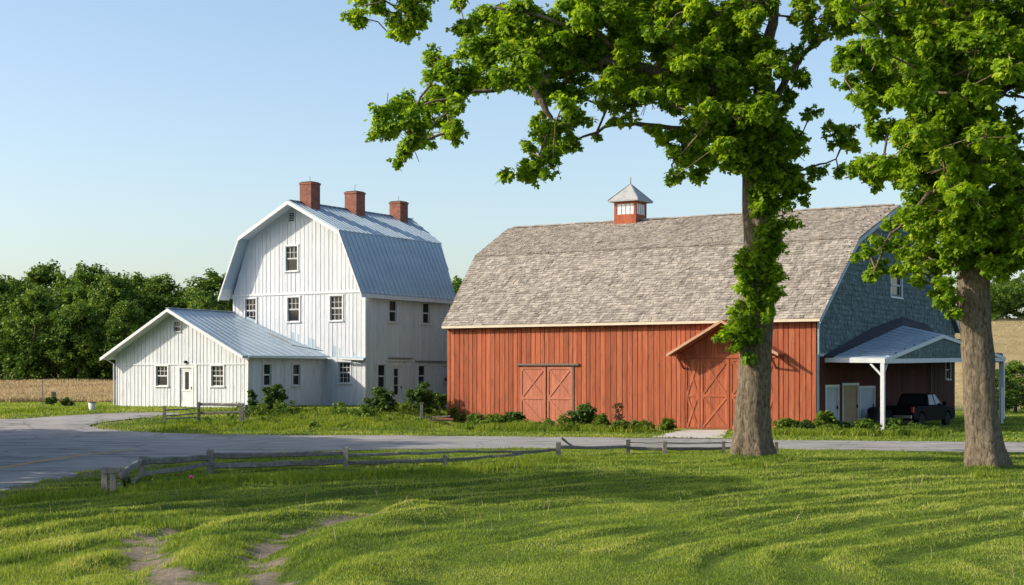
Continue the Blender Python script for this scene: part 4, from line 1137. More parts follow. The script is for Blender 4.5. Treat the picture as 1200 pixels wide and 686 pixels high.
limbs1 = [[(886,150,0,.26),(845,118,-.3,.20),(795,97,-.5,.17),(745,83,-.6,.15),(708,77,-.7,.13),(655,92,-.8,.10),(600,108,-.9,.07),(545,119,-1,.05),(500,130,-1,.03)],
          [(655,92,-.8,.09),(622,108,-.9,.12),(634,126,-1,.11),(648,152,-1,.05),(630,190,-1,.03)],
          [(880,168,0,.14),(820,150,.5,.09),(760,141,.8,.06),(720,140,1,.05),(685,154,1,.035),(655,168,1,.02)],
          [(896,100,0,.20),(899,60,.2,.18),(908,25,.3,.15),(915,-20,.4,.12),(930,-90,.5,.08),(935,-160,.5,.04)],
          [(893,105,0,.2),(880,70,-.4,.17),(868,30,-.8,.14),(850,-30,-1,.12),(840,-110,-1.2,.09),(835,-190,-1,.04)],
          [(850,-30,-1,.10),(760,-50,-1.5,.08),(660,-50,-1.5,.07),(560,-30,-1,.05),(490,0,-.8,.03),(430,14,-.8,.02)],
          [(904,125,0,.12),(928,82,.3,.09),(950,55,.5,.07),(973,40,.6,.05),(992,28,.6,.03)],
          [(905,205,0,.07),(940,198,.4,.04),(985,183,.6,.02)],
          [(740,83,-.6,.10),(700,50,-1.2,.07),(640,35,-1.4,.05),(580,22,-1.4,.03)],
          [(868,30,-.8,.10),(800,10,-1,.08),(740,0,-1.2,.05)]]
trunk1 = [(881,545,50),(882,520,46),(883,490,44),(884,450,43),(886,400,42),(888,350,41),(890,300,40),(889,240,39),(889,200,38),(890,160,35),(894,125,31),(896,98,26)]
limbs2 = [[(1146,60,0,.30),(1147,0,0,.27),(1150,-80,0,.2),(1155,-170,0,.12),(1158,-260,0,.05)],
          [(1144,170,0,.14),(1110,140,-.8,.11),(1070,110,-1.2,.08),(1030,85,-1.4,.05),(995,75,-1.4,.03)],
          [(1144,240,0,.12),(1105,225,-1,.09),(1070,235,-1.4,.06),(1035,275,-1.5,.03),(1010,300,-1.5,.015)],
          [(1143,190,0,.12),(1100,185,1,.08),(1050,190,1.5,.05),(1005,200,1.5,.02)],
          [(1146,130,0,.13),(1185,100,.5,.10),(1240,80,.8,.07),(1300,60,1,.04)],
          [(1143,250,0,.12),(1175,235,-.6,.10),(1230,215,-1,.07),(1300,200,-1,.04)],
          [(1146,60,0,.16),(1110,20,-.8,.12),(1070,-10,-1.2,.08),(1020,-20,-1.5,.05),(985,10,-1.5,.03)],
          [(1150,-80,0,.13),(1220,-120,.5,.09),(1300,-150,1,.05)], [(1160,110,.2,.05),(1180,108,.3,.04),(1215,112,.4,.03)]]
trunk2 = [(1155,560,48),(1154,535,46),(1152,510,43),(1149,470,42),(1147,430,41),(1144,390,40),(1141,350,40),(1141,300,38),(1142,240,36),(1144,180,34),(1145,120,31),(1146,55,27)]
big_tree('maple_tree', 'tall maple right of centre with a long limb reaching left and leaves climbing its trunk', T1, trunk1, limbs1, c1, extra1, 101)
big_tree('maple_tree', 'big leafy maple at right edge, its bare trunk standing before the carport', T2, trunk2, limbs2, c2, extra2, 202)

# background trees ------------------------------------------------
def tree_proto(seed, h, r, low=.12, n_cl=135, leafsz=.21, dens=165):
    q = np.random.default_rng(seed); C, Rr = [], []
    for k in range(n_cl):
        t = q.uniform(low, 1); wz = math.sin(math.pi*min(1, (t-low)/(1-low)*.86+.14))**.6
        a = q.uniform(0, 2*math.pi); rr = r*wz*math.sqrt(q.uniform(.25, 1))
        C.append(np.array([rr*math.cos(a), rr*math.sin(a), h*t*.93])); Rr.append(q.uniform(.7, 1.45)*r/3.6)
    P, Nn, rn = clump_leaves(C, Rr, dens, q, sub=6, up=.5)
    me = leaves_mesh('crown', P, Nn, leafsz*q.uniform(.7, 1.3, len(P)), rn, 'leaf', q)
    mb = MB(); top = h*.7
    mb.tube([(0,0,-.3),(.05,0,h*.25),(-.1,.1,h*.5),(0,0,top)], [.26,.2,.13,.05], 9)
    for k in range(9):
        c = C[k*5 % len(C)]; z0 = max(h*.15, c[2]*.55); mb.tube([(0,0,z0), (c[0]*.5, c[1]*.5, (z0+c[2])/2+.2), tuple(c)], [.09,.06,.02], 5)
    tm = bpy.data.meshes.new('trunk'); tm.from_pydata(mb.v, [], mb.f)
    me.materials.append(M['far_leaf']); tm.materials.append(M['bark'])
    return me, tm
protos = [tree_proto(31+i, 11, 3.6+.3*(i % 3)) for i in range(5)]
def far_tree(px, py_top, Y, label, k, name='broadleaf_tree', group='trees along the far edge of the field', width=1.0):
    x = (px-CX)/FPX*Y; z0 = gz(x, Y); h = CAMH+(HZ-py_top)*Y/FPX - z0; s = h/11.0
    root = empty(name, (x, Y, z0)); tag(root, label, 'tree', group)
    root.scale = (s*width, s*width, s); root.rotation_euler = (0, 0, k*1.7)
    me, tm = protos[k % len(protos)]
    link('crown', me, root); link('trunk', tm, root)
    return root
line = [(-42,318,150,1.2,'far tree just beyond the left edge of the picture'),
 (-6,326,148,1.1,'leafy tree cut by the left edge of the picture, first in the far tree line'),
 (18,321,158,1.0,'rounded tree second from the left in the far tree line'),
 (50,309,163,1.15,'tallest dark tree of the far tree line, above the thin field pole'),
 (42,338,141,1.0,'lower bright tree in front of the tallest dark one, near the bird box post'),
 (78,322,160,.9,'tree just right of the tallest dark one in the far tree line'),
 (104,313,156,1.1,'second tallest pale-topped tree, over the bucket by the field'),
 (92,350,140,1.0,'short tree before the pale-topped one, above the bucket'),
 (134,321,150,1.15,'wide tree above the wing left eave in the far tree line'),
 (162,323,156,1.1,'rounded tree rising behind the wing left roof slope'),
 (150,352,140,.9,'low front tree beside the left eave of the white wing'),
 (192,326,152,1.05,'tree directly behind the peak of the white wing'),
 (222,331,158,1.1,'lower tree between wing peak and tall white gable'),
 (252,319,150,1.15,'bright tree touching the left rake of the tall white gable'),
 (236,350,139,.9,'short yellow-green tree just above the wing ridge by the tall gable')]
for i, (px, py, Y, wd, lab) in enumerate(line): far_tree(px, py, Y, lab, i, width=wd)
far_tree(541, 321, 150, 'treetop showing in the gap between farmhouse and barn', 2, width=.9)
far_tree(1172, 322, 176, 'dark tree on the hill just right of the front maple trunk', 1, group='trees on the right hill', width=1.25)
far_tree(1204, 318, 172, 'dark tree on the hill cut by the right edge', 3, group='trees on the right hill', width=1.25)
far_tree(1190, 424, 99, 'young green tree behind the carport right post', 4, group='trees on the right hill', width=1.5)
far_tree(1168, 436, 96, 'low green tree between the maple trunk and carport right post', 0, group='trees on the right hill', width=1.5)
# undergrowth that closes the foot of the far tree line
q = np.random.default_rng(77); C = []; Rr = []
for k in range(420):
    X = q.uniform(-62, -22); Y = q.uniform(137, 150); C.append(np.array([X, Y, gz(X, Y)+q.uniform(0, 5.0)])); Rr.append(q.uniform(.9, 1.7))
for k in range(120):
    X = q.uniform(48, 66); Y = q.uniform(166, 174); C.append(np.array([X, Y, gz(X, Y)+q.uniform(0, 4)])); Rr.append(q.uniform(1, 1.7))
P, Nn, rn = clump_leaves(C, Rr, 85, q, sub=5)
tag(link('undergrowth', leaves_mesh('undergrowth', P, Nn, .25*q.uniform(.7, 1.3, len(P)), rn*.8, 'leaf', q), None, M['far_leaf']), 'dark undergrowth filling the foot of the far tree line', 'undergrowth', kind='stuff')
# trees left of the picture whose shade lies over the road and the lawn
for i, (x, y, h, wd, lab) in enumerate([(-24.5,31.0,16.4,1.15,'broad roadside tree beyond the left edge, nearest the lawn'),
    (-33,44,15,1.3,'roadside tree beyond the left edge, second from the lawn'), (-33,51,15.5,1.3,'roadside tree beyond the left edge, third from the lawn'),
    (-34,57,13.5,1.2,'roadside tree beyond the left edge, farthest along the road'),
    (-25,40.5,12.5,1.1,'smaller roadside tree beyond the left edge, close behind the first'), (-27,47.5,12.5,1.1,'smaller roadside tree beyond the left edge, in the middle of the row'),
    (-29.5,55,12,1.1,'smaller roadside tree beyond the left edge, nearest the side lane')]):
    root = empty('roadside_tree', (x, y, gz(x, y))); tag(root, lab, 'tree', 'roadside trees left of the picture'); root.scale = (h/11*wd, h/11*wd, h/11)
    me, tm = protos[i % 5]; link('crown', me, root); link('trunk', tm, root); root.rotation_euler = (0, 0, i*2.1)

# ------------------------------------------------------------------ shrubs and weeds
def shrub(px, pyb, wpx, hpx, label, mat='shrub_leaf', name='shrub', leaf=.095, dens=2300, seed=0, group='shrubs by the buildings', stalk=False):
    x, y, z = G(px, pyb); s = y/FPX; w_, h_ = wpx*s/2*1.15, hpx*s*1.18
    q = np.random.default_rng(1000+seed); root = empty(name, (x, y, z)); tag(root, label, 'shrub' if not stalk else 'weed', group)
    C, Rr = [], []
    for k in range(22):
        a = q.uniform(0, 2*math.pi); t = q.uniform(.12, .85); rr = w_*.72*math.sqrt(q.uniform(0, 1))*math.sqrt(max(.05, 1-(t-.3)**2*1.6))
        C.append(np.array([rr*math.cos(a), rr*math.sin(a), h_*t])); Rr.append(min(w_, h_)*q.uniform(.38, .6))
    P, Nn, rn = clump_leaves(C, Rr, dens if min(w_, h_) > .3 else dens*2, q, sub=6)
    P[:, 2] = np.abs(P[:, 2])
    link('foliage', leaves_mesh('foliage', P, Nn, leaf*q.uniform(.6, 1.3, len(P)), rn, 'leaf', q), root, M[mat])
    mb = MB()
    for k in range(9):
        c = C[k]; mb.tube([(c[0]*.1, c[1]*.1, -.1), tuple(c*.6), tuple(c*(1.25 if stalk else 1.0))], [.018, .012, .005], 5)
    mb.build('stem', M['old_wood'], root)
for i, a in enumerate([
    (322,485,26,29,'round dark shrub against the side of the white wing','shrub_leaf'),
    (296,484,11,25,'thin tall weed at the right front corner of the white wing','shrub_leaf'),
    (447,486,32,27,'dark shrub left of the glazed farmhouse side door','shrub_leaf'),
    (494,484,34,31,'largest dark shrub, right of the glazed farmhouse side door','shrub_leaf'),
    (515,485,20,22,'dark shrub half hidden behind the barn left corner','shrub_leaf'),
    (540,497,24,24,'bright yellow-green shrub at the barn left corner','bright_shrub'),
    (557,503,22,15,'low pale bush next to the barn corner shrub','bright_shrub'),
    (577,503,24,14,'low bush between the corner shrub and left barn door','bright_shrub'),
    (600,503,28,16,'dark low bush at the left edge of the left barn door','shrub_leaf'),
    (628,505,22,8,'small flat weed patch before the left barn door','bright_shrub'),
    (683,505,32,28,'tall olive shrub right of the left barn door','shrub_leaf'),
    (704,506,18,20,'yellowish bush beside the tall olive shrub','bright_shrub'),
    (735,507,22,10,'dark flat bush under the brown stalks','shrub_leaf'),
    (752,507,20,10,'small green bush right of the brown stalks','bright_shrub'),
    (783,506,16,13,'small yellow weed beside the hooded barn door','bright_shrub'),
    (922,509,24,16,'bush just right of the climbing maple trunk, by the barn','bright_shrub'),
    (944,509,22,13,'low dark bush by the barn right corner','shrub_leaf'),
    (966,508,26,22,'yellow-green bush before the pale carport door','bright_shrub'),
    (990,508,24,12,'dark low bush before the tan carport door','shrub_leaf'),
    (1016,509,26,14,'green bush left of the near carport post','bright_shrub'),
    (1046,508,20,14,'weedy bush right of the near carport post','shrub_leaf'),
    (1075,509,26,10,'low weeds behind the road before the parked truck','shrub_leaf'),
    (60,476,12,9,'small dark bush at the foot of the bird box post','shrub_leaf'), (79,477,14,9,'small dark bush right of the bird box post','shrub_leaf'),
    ]): shrub(*a, seed=i)
shrub(725,506,15,32,'brown dried stalks against the red barn boards','brown_weed',name='dried_weed',leaf=.07,dens=700,seed=61,stalk=True)
shrub(148,571,10,12,'pale weed at the fence end post','shrub_leaf',name='weed',leaf=.05,dens=800,seed=62,stalk=True)

# ------------------------------------------------------------------ split rail fences
def pt(px, py, Y): return Vector(tree_pt(px, py, Y))
def rough_rail(name, a, b, w_, h_, mat, parent, sag=.02, n=7, loc=Vector((0, 0, 0))):
    mb = MB(); a = Vector(a)-loc; b = Vector(b)-loc; pts = []; rad = []
    d = (b-a); sd = d.cross(Vector((0, 0, 1))).normalized(); up = Vector((0, 0, 1)); base = len(mb.v); vs = []; fs = []
    for i in range(n+1):
        t = i/n; p = a.lerp(b, t)+Vector((0, 0, -sag*math.sin(math.pi*t)+R.uniform(-.012, .012)))
        k1 = w_/2*R.uniform(.8, 1.15); k2 = h_/2*R.uniform(.78, 1.12); tw = R.uniform(-.1, .1)
        for (x, y) in ((-1,-.8),(.1,-1),(1,-.7),(.9,.6),(.2,1),(-.9,.8)):
            vs.append(p+sd*(x*k1+y*k1*tw)+up*(y*k2))
    for i in range(n):
        for k in range(6): fs.append((i*6+k, i*6+(k+1) % 6, (i+1)*6+(k+1) % 6, (i+1)*6+k))
    fs += [tuple(reversed(range(6))), tuple(n*6+k for k in range(6))]
    mb.add(vs, fs, R.random()); return mb.build(name, mat, parent)
def fence(name, label, posts, rails, group=None, mat='grey_wood'):
    P = {}
    p0 = G(posts[0][0], posts[0][1]); root = empty(name, p0); tag(root, label, 'fence', group); O = Vector(p0)
    for i, (px, yb, yt, w_) in enumerate(posts):
        x, y, z = G(px, yb); P[i] = (px, y); top = CAMH+(HZ-yt)*y/FPX; w_ = w_*y/FPX/2
        mb = MB(); lean = R.uniform(-.03, .03); vs = []
        zs = [z-.25, z+.1, (z+top)/2, top-.02, top]
        for j, zz in enumerate(zs):
            k = w_*(1.05, 1.0, .95, .95, .8)[j]*R.uniform(.93, 1.07); dx = lean*(zz-z)
            vs += [Vector((x+dx+a_*k, y+b_*k, zz+(R.uniform(-.02, .02) if j == 4 else 0)))-O for a_, b_ in ((-1,-.9),(1,-1),(.9,1),(-1,.95))]
        fs = [(j*4+k, j*4+(k+1) % 4, (j+1)*4+(k+1) % 4, (j+1)*4+k) for j in range(4) for k in range(4)]+[(3,2,1,0),(16,17,18,19)]
        mb.add(vs, fs, R.random()); mb.build('post', M[mat], root)
    def depth(px):
        ks = sorted(P.values())
        if px <= ks[0][0]: return ks[0][1]
        for (a, ya), (b, yb) in zip(ks[:-1], ks[1:]):
            if a <= px <= b:
                t = (px-a)/(b-a); return 1/((1-t)/ya+t/yb)
        return ks[-1][1]
    for (x0, y0, x1, y1, th) in rails:
        Y0, Y1 = depth(x0), depth(x1); h = th*1.15*(Y0+Y1)/2/FPX
        rough_rail('rail', pt(x0, y0, Y0+.05), pt(x1, y1, Y1+.05), min(.10, h*.8), h, M[mat], root, loc=O, sag=.015, n=max(4, int(abs(x1-x0)/14)))
    return root
fence('rail_fence', 'long low weathered rail fence along the near side of the road',
      [(123,577,548,7),(166,563,535,6),(247,555,527,8),(405,551,524,6),(522,546,533,6),(654,539,518,6),(736,532,515,5),(779,532,517,5),(848,531,517,4),(910,531,518,4)],
      [(141,555,165,541,6.5),(124,573,166,559,5),(167,541,246,536,7.5),(167,556,246,543.5,5),(248,533.5,330,532.5,6),(325,532.5,406,531,5),(248,546,340,543,6),(335,543.5,407,540.5,6),
       (405,534,470,531.5,3.2),(465,531.5,540,529,3.2),(405,542.5,470,540.5,4.5),(465,540.5,525,539,4.2),(523,539,575,535,3.5),(570,535.5,612,531.5,3),
       (538,529.5,600,529.5,2.5),(600,530.5,655,526.5,3.2),(655,524.5,737,524,3.4),(736,525,780,526,3.2),(779,526,848,525.5,3),(736,518.6,780,518.6,1.2),(779,519,848,519,1.4),(848,525,911,524.5,2.0),(848,519,911,520,1.4)])
fence('rail_fence', 'short dark rail fence on the grass before the white wing',
      [(193,499,476.5,3.4),(233,496,471.5,3),(283,498,473.5,5),(289,497,474.5,3)],
      [(193,481,233,478,1.5),(193,487.5,233,484,1.5),(193,490.5,233,489,1.4),(233,473.8,286,474.4,3.4),(233,484,286,482.5,2.6)], mat='grey_wood')
O = pt(658, 513, 44.6)
broken = rough_rail('fallen_rail', pt(658,513.5,44.5), pt(676,525.5,45.0), .07, .07, M['grey_wood'], None); tag(broken, 'broken rail leaning on the fence top in front of the red barn', 'rail')
bx, by, bz = G(133,578)
hs = MB(); hs.box(-.02, .36, -.03, .03, .40, .53, .8); hs.box(.14, .27, -.025, .025, .02, .40, .6)
hb_ = hs.build('weathered_board', M['grey_wood'], None, bevel=.01); hb_.location = (bx-.25, by+.15, bz); tag(hb_, 'pale weathered boards nailed up behind the fence end post', 'boards')
kn = MB(); kn.lathe([(.01,-.1),(.09,-.07),(.12,0),(.09,.08),(.01,.11)], (0, 0, 0), 'z', 10); ko = kn.build('log', M['old_wood'], None, smooth=True)
ko.location = (bx+.17, by+.15, bz+.36); ko.rotation_euler = (.4, .9, 0); tag(ko, 'dark knotty log end caught beside the fence end post', 'log')

# ------------------------------------------------------------------ small objects
def small_post(px, yb, yt, w_, label, mat, name='post', cap=None):
    x, y, z = G(px, yb); h = CAMH+(HZ-yt)*y/FPX-z; w_ = w_*y/FPX/2
    mb = MB(); mb.hexa([(-w_,-w_,-.2),(w_,-w_,-.2),(w_,w_,-.2),(-w_,w_,-.2)], [(-w_*.9,-w_*.9,h),(w_*.9,-w_,h-.01),(w_*.9,w_*.9,h),(-w_,w_*.9,h-.02)])
    root = empty(name, (x, y, z)); tag(root, label, 'post'); mb.build('shaft', mat, root)
    if cap == 'box':
        c = MB(); c.box(-.11, .11, -.10, .10, h-.16, h+.18); c.add([(-.14,-.14,h+.18),(.14,-.14,h+.18),(.14,.14,h+.22),(-.14,.14,h+.22),(-.14,-.14,h+.205),(.14,-.14,h+.205),(.14,.14,h+.245),(-.14,.14,h+.245)], [(0,3,2,1),(4,5,6,7),(0,1,5,4),(1,2,6,5),(2,3,7,6),(3,0,4,7)])
        bo = c.build('nest_box', M['old_wood'], root); c = MB(); c.lathe([(.03, 0), (.03, .01)], (0, -.11, h+.03), 'y', 12); c.build('entry_hole', M['black'], bo)
    elif cap == 'cap':
        c = MB(); c.box(-w_*1.3, w_*1.3, -w_*1.3, w_*1.3, h, h+.03); c.build('cap', mat, root)
small_post(63,475.5,464,1.2,'thin stake carrying a small dark bird box at the field edge', M['tan_wood'], 'bird_box_post', 'box')
small_post(50,476,446,.9,'tall thin leaning pole at the left edge of the dry field', M['grey_wood'], 'pole', 'cap')
small_post(494,491,473,4,'squat pale grey post between farmhouse and barn', M['grey_wood'], 'post', 'cap')
small_post(1174,497,455,2.6,'slim white post between the maple trunk and carport right post', M['white_trim'], 'post', 'cap')
x, y, z = G(108, 481.5); bk2 = empty('bucket', (x, y, z)); tag(bk2, 'whitish tub with a dark rim standing at the field edge', 'tub')
s = y/FPX; mb = MB(); mb.lathe([(3.4*s, 0), (3.5*s, .02), (4.6*s, 9.5*s), (4.3*s, 9.5*s), (3.2*s, .05)], n=20); mb.build('shell', pmat('tub', (.55,.53,.50), (.66,.64,.60), 4, .6, stretch=(3,3,.4)), bk2, smooth=True)
mb = MB(); mb.lathe([(4.6*s, 9.5*s), (5.1*s, 9.6*s), (5.1*s, 10.4*s), (4.5*s, 10.4*s)], n=20); mb.build('rim', M['old_wood'], bk2)
mb = MB(); mb.tube([(4.9*s, 0, 10*s), (6.5*s, 0, 10.4*s), (7.4*s, 0, 10.0*s)], .02, 6); mb.build('handle', M['old_wood'], bk2)
# lumber by the barn corner
x, y, z = G(508, 495)
for i, (dx, dy, dz, L, w_, rz, m_, lab) in enumerate([(-.3, .3, .22, 2.2, .18, -.15, 'grey_wood', 'top grey plank of the scrap pile between farmhouse and barn'),
    (.1, 0, .09, 1.7, .2, .1, 'old_wood', 'lower dark plank of the scrap pile between farmhouse and barn'), (.55, -.25, .17, .8, .22, -.1, 'red_door', 'short red painted plank lying by the barn left corner')]):
    mb = MB(); mb.box(-L/2, L/2, -w_/2, w_/2, -.03, .03); o = mb.build('plank', M[m_], None, bevel=.006); o.location = (x+dx, y+dy, z+dz); o.rotation_euler = (0, .06*(i-1), rz); tag(o, lab, 'plank', 'scrap planks')
# hanging flower basket on the farmhouse side
hx, hy_ = loc2w(HOUSE, .45, 7.65); root = empty('hanging_basket', (hx, hy_, 2.0)); tag(root, 'dark flower basket hanging on the farmhouse wall beside the barn corner', 'flower basket')
mb = MB(); mb.lathe([(.03, .05), (.2, .12), (.27, .3), (.24, .3)], n=14); mb.build('basket', M['black'], root, smooth=True)
mb = MB(); mb.tube([(0,0,.95),(0,0,.62)], .008, 5); 
for k in range(3): a = k*2.09; mb.tube([(0,0,.62),(.25*math.cos(a),.25*math.sin(a),.3)], .006, 4)
mb.tube([(-.45*E.x, -.45*E.y, .95),(.02,0,.95)], .014, 6); mb.build('hanger', M['black'], root)
q = np.random.default_rng(5); C = [np.array([q.uniform(-.25,.25), q.uniform(-.25,.25), q.uniform(.15,.45)]) for _ in range(8)]
P, Nn, rn = clump_leaves(C, [.17]*8, 1500, q); link('flowers', leaves_mesh('flowers', P, Nn, .06*q.uniform(.6,1.2,len(P)), rn, 'leaf', q), root, M['brown_weed'])
# pink clover flower by the fence
x, y, z = G(224, 571); root = empty('clover_flower', (x, y, z)); tag(root, 'single pink flower in the shaded tall grass behind the fence post', 'flower')
mb = MB(); mb.tube([(0,0,0),(.02,0,.10),(.0,0,.2)], .006, 5); mb.build('stalk', M['tall_grass'], root)
mb = MB(); mb.lathe([(.004,-.035),(.035,-.02),(.045,0),(.035,.03),(.005,.045)], (0,0,.22), n=10); mb.build('blossom', pmat('pink', (.75,.07,.28), rough=.6), root, smooth=True)
# bins under the carport
for (lx, ly, h, r_, lab) in ((.55, 6.2, .98, .30, 'black domed bin before the second pale carport door'), (.75, 7.1, .85, .40, 'wider black drum beside the domed bin in the carport')):
    x, y = loc2w(BARN, lx, ly); root = empty('bin', (x, y, 0)); tag(root, lab, 'bin')
    mb = MB(); mb.lathe([(r_*.85, -.02), (r_*.9, .05), (r_, h*.4), (r_*.96, h*.42), (r_, h*.8)], n=20); mb.build('drum', M['black'], root, smooth=True)
    mb = MB(); mb.lathe([(r_*1.05, h*.8), (r_*1.05, h*.84), (r_*.75, h*.96), (r_*.2, h)], n=20); mb.build('lid', M['black'], root, smooth=True)

# pickup truck ------------------------------------------------
def pickup(loc, rz):
    root = empty('pickup_truck', loc, rz); root.scale = (.9, .9, .9); tag(root, 'black pickup truck parked in the shade under the carport', 'truck')
    # local: +y = forward, width along x
    L, W_ = 5.2, 1.86
    def extrude(mb, prof, x0, x1, inset=0, r=.5):      # prof: (y,z) ccw
        n = len(prof); vs = [(x0, y, z) for y, z in prof]+[(x1, y, z) for y, z in prof]
        mb.add(vs, [tuple(range(n)), tuple(range(2*n-1, n-1, -1))]+[(i, i+n, (i+1) % n+n, (i+1) % n) for i in range(n)], r)
    b = MB(); h = W_/2
    def arch(c):
        return [(c+.46*math.cos(a), .36+.46*math.sin(a)) for a in [math.pi-math.pi*k/8 for k in range(9)]]
    prof = [(-2.6, .55), (-2.6, 1.12), (-.75, 1.12), (-.6, 1.14), (.95, 1.14), (2.35, 1.02), (2.6, .9), (2.6, .45)]
    prof += list(reversed(arch(1.65))) + [(1.0, .36)] + [(-1.05, .36)] + list(reversed(arch(-1.55))) + [(-2.4, .45)]
    extrude(b, prof, -h, h)
    bo = b.build('body', M['car_paint'], root, bevel=.03)
    c = MB(); e = .10
    pb = [(-.75, 1.13), (1.05, 1.13)]; ptp = [(-.55, 1.72), (.35, 1.74)]
    c.add([(-h+.03, -.78, 1.12), (h-.03, -.78, 1.12), (h-.03, 1.1, 1.12), (-h+.03, 1.1, 1.12), (-h+.2, -.55, 1.74), (h-.2, -.55, 1.74), (h-.2, .4, 1.76), (-h+.2, .4, 1.76)],
          [(0,3,2,1),(4,5,6,7),(0,1,5,4),(1,2,6,5),(2,3,7,6),(3,0,4,7)])
    c.build('cab', M['car_paint'], root, bevel=.05)
    def quad(bl, br_, tr_, tl, off):
        m_ = MB(); v = [Vector(p) for p in (bl, br_, tr_, tl)]; cc = sum(v, Vector())/4; v = [cc+(p-cc)*.84 for p in v]
        n = (v[1]-v[0]).cross(v[3]-v[0]).normalized()*off; m_.add([p-n*.5 for p in v]+[p+n for p in v], [(0,3,2,1),(4,5,6,7),(0,1,5,4),(1,2,6,5),(2,3,7,6),(3,0,4,7)]); return m_
    quad((-h+.03,-.78,1.12),(h-.03,-.78,1.12),(h-.2,-.55,1.74),(-h+.2,-.55,1.74), .015).build('rear_window', M['car_glass'], root)
    quad((h-.03,1.1,1.12),(-h+.03,1.1,1.12),(-h+.2,.4,1.76),(h-.2,.4,1.76), .015).build('windshield', M['car_glass'], root)
    for s_ in (1, -1):
        m1 = quad((s_*(h-.03),-.70,1.12),(s_*(h-.03),.15,1.12),(s_*(h-.2),.05,1.75),(s_*(h-.2),-.50,1.74), .015*s_); m1.build('side_window', M['car_glass'], root)
        m2 = quad((s_*(h-.03),.15,1.12),(s_*(h-.03),1.02,1.12),(s_*(h-.2),.38,1.75),(s_*(h-.2),.05,1.75), .015*s_); m2.build('side_window', M['car_glass'], root)
        t = MB(); t.box(s_*h-.08*(s_ > 0)-.0*(s_ < 0)-.02, s_*h+.02+.08*(s_ < 0)-.0, -2.63, -2.5, .8, 1.08); t.build('tail_light', M['tail'], root)
        hl = MB(); hl.box(s_*(h-.22)-.17, s_*(h-.22)+.17, 2.55, 2.62, .72, .88); hl.build('headlight', M['chrome'], root)
        mr = MB(); mr.box(s_*(h+.02), s_*(h+.22), .92, 1.0, 1.12, 1.32); mr.build('mirror', M['car_paint'], root, bevel=.02)
        for yy in (1.65, -1.55):
            w0 = MB(); x0 = s_*(h-.24); x1 = s_*(h+.0)
            w0.lathe([(.24, -.12), (.35, -.12), (.375, -.06), (.375, .06), (.35, .12), (.24, .12)], (s_*(h-.11), yy, .375), 'x', 28); wo_ = w0.build('wheel', M['rubber'], root, smooth=False)
            rm = MB(); rm.lathe([(.23, -.08), (.24, .10), (.20, .09), (.17, .05), (.05, .05), (.045, .09)] if s_ > 0 else [(.23, .08), (.24, -.10), (.20, -.09), (.17, -.05), (.05, -.05), (.045, -.09)], (s_*(h-.11), yy, .375), 'x', 24)
            for k in range(5):
                a = k*2*math.pi/5; rm.beam((s_*(h-.03), yy+.05*math.cos(a), .375+.05*math.sin(a)), (s_*(h-.03), yy+.21*math.cos(a), .375+.21*math.sin(a)), .05, .04, up=(1, 0, 0))
            rm.build('rim', M['chrome'], wo_)
    bp = MB(); bp.box(-h+.05, h-.05, -2.72, -2.6, .48, .66); bp.build('rear_bumper', M['chrome'], root, bevel=.02)
    bp = MB(); bp.box(-h+.05, h-.05, 2.6, 2.72, .42, .62); bp.build('front_bumper', M['chrome'], root, bevel=.02)
    tg = MB(); tg.box(-h+.14, h-.14, -2.625, -2.6, .62, 1.08); tg.build('tailgate', M['car_paint'], root, bevel=.01)
tx, ty = loc2w(BARN, 1.65, 9.6)
pickup((tx, ty, 0), RZ-math.radians(9))

# ------------------------------------------------------------------ grass
def blades(name, X, Y, h, wd, rnd, mat, lean=.45, label=None, g=None, seedz=None):
    g = g or rng; n = len(X); Z = H(X, Y)-.01 if seedz is None else seedz
    a = g.uniform(0, 2*math.pi, n); la = g.uniform(0, 2*math.pi, n); ll = h*g.uniform(.05, lean, n)*1.6
    dx, dy = np.cos(a)*wd/2, np.sin(a)*wd/2; lx, ly = np.cos(la)*ll, np.sin(la)*ll
    V = np.empty((n, 5, 3))
    V[:, 0] = np.stack([X-dx, Y-dy, Z], -1); V[:, 1] = np.stack([X+dx, Y+dy, Z], -1)
    V[:, 2] = np.stack([X+dx*.75+lx*.35, Y+dy*.75+ly*.35, Z+h*.6], -1); V[:, 3] = np.stack([X-dx*.75+lx*.35, Y-dy*.75+ly*.35, Z+h*.6], -1)
    V[:, 4] = np.stack([X+lx, Y+ly, Z+h*.97], -1)
    b = (np.arange(n)*5)[:, None]; loops = np.concatenate([b+0, b+1, b+2, b+3, b+3, b+2, b+4], 1)
    tot = np.tile([4, 3], n)
    me = mesh_np(name, V.reshape(-1, 3), loops, tot, rnd=np.repeat(rnd, 5))
    o = link(name, me, None, mat); tag(o, label, 'grass', kind='stuff'); return o
def sample_view(n, Ya, Yb, g, p=1.0, ext=1.12):
    """points over the land the picture sees; density falls as 1/Y^p"""
    u = g.uniform(0, 1, n); e = 2-p
    Y = (Ya**e+u*(Yb**e-Ya**e))**(1/e) if abs(e) > 1e-3 else Ya*(Yb/Ya)**u
    X = g.uniform(-1, 1, n)*(Y*.342*ext+1.0); return X, Y
g = np.random.default_rng(3)
def clear(X, Y, jit=.3):
    jx = X+(fbm(X/.5, Y/.5, 41)-.5)*jit*4; jy = Y+(fbm(X/.5, Y/.5, 43)-.5)*jit*4
    return ~(inside(jx, jy, road_poly) | inside(jx, jy, apron_poly) | inside(X, Y, barn_foot) | inside(X, Y, house_foot))
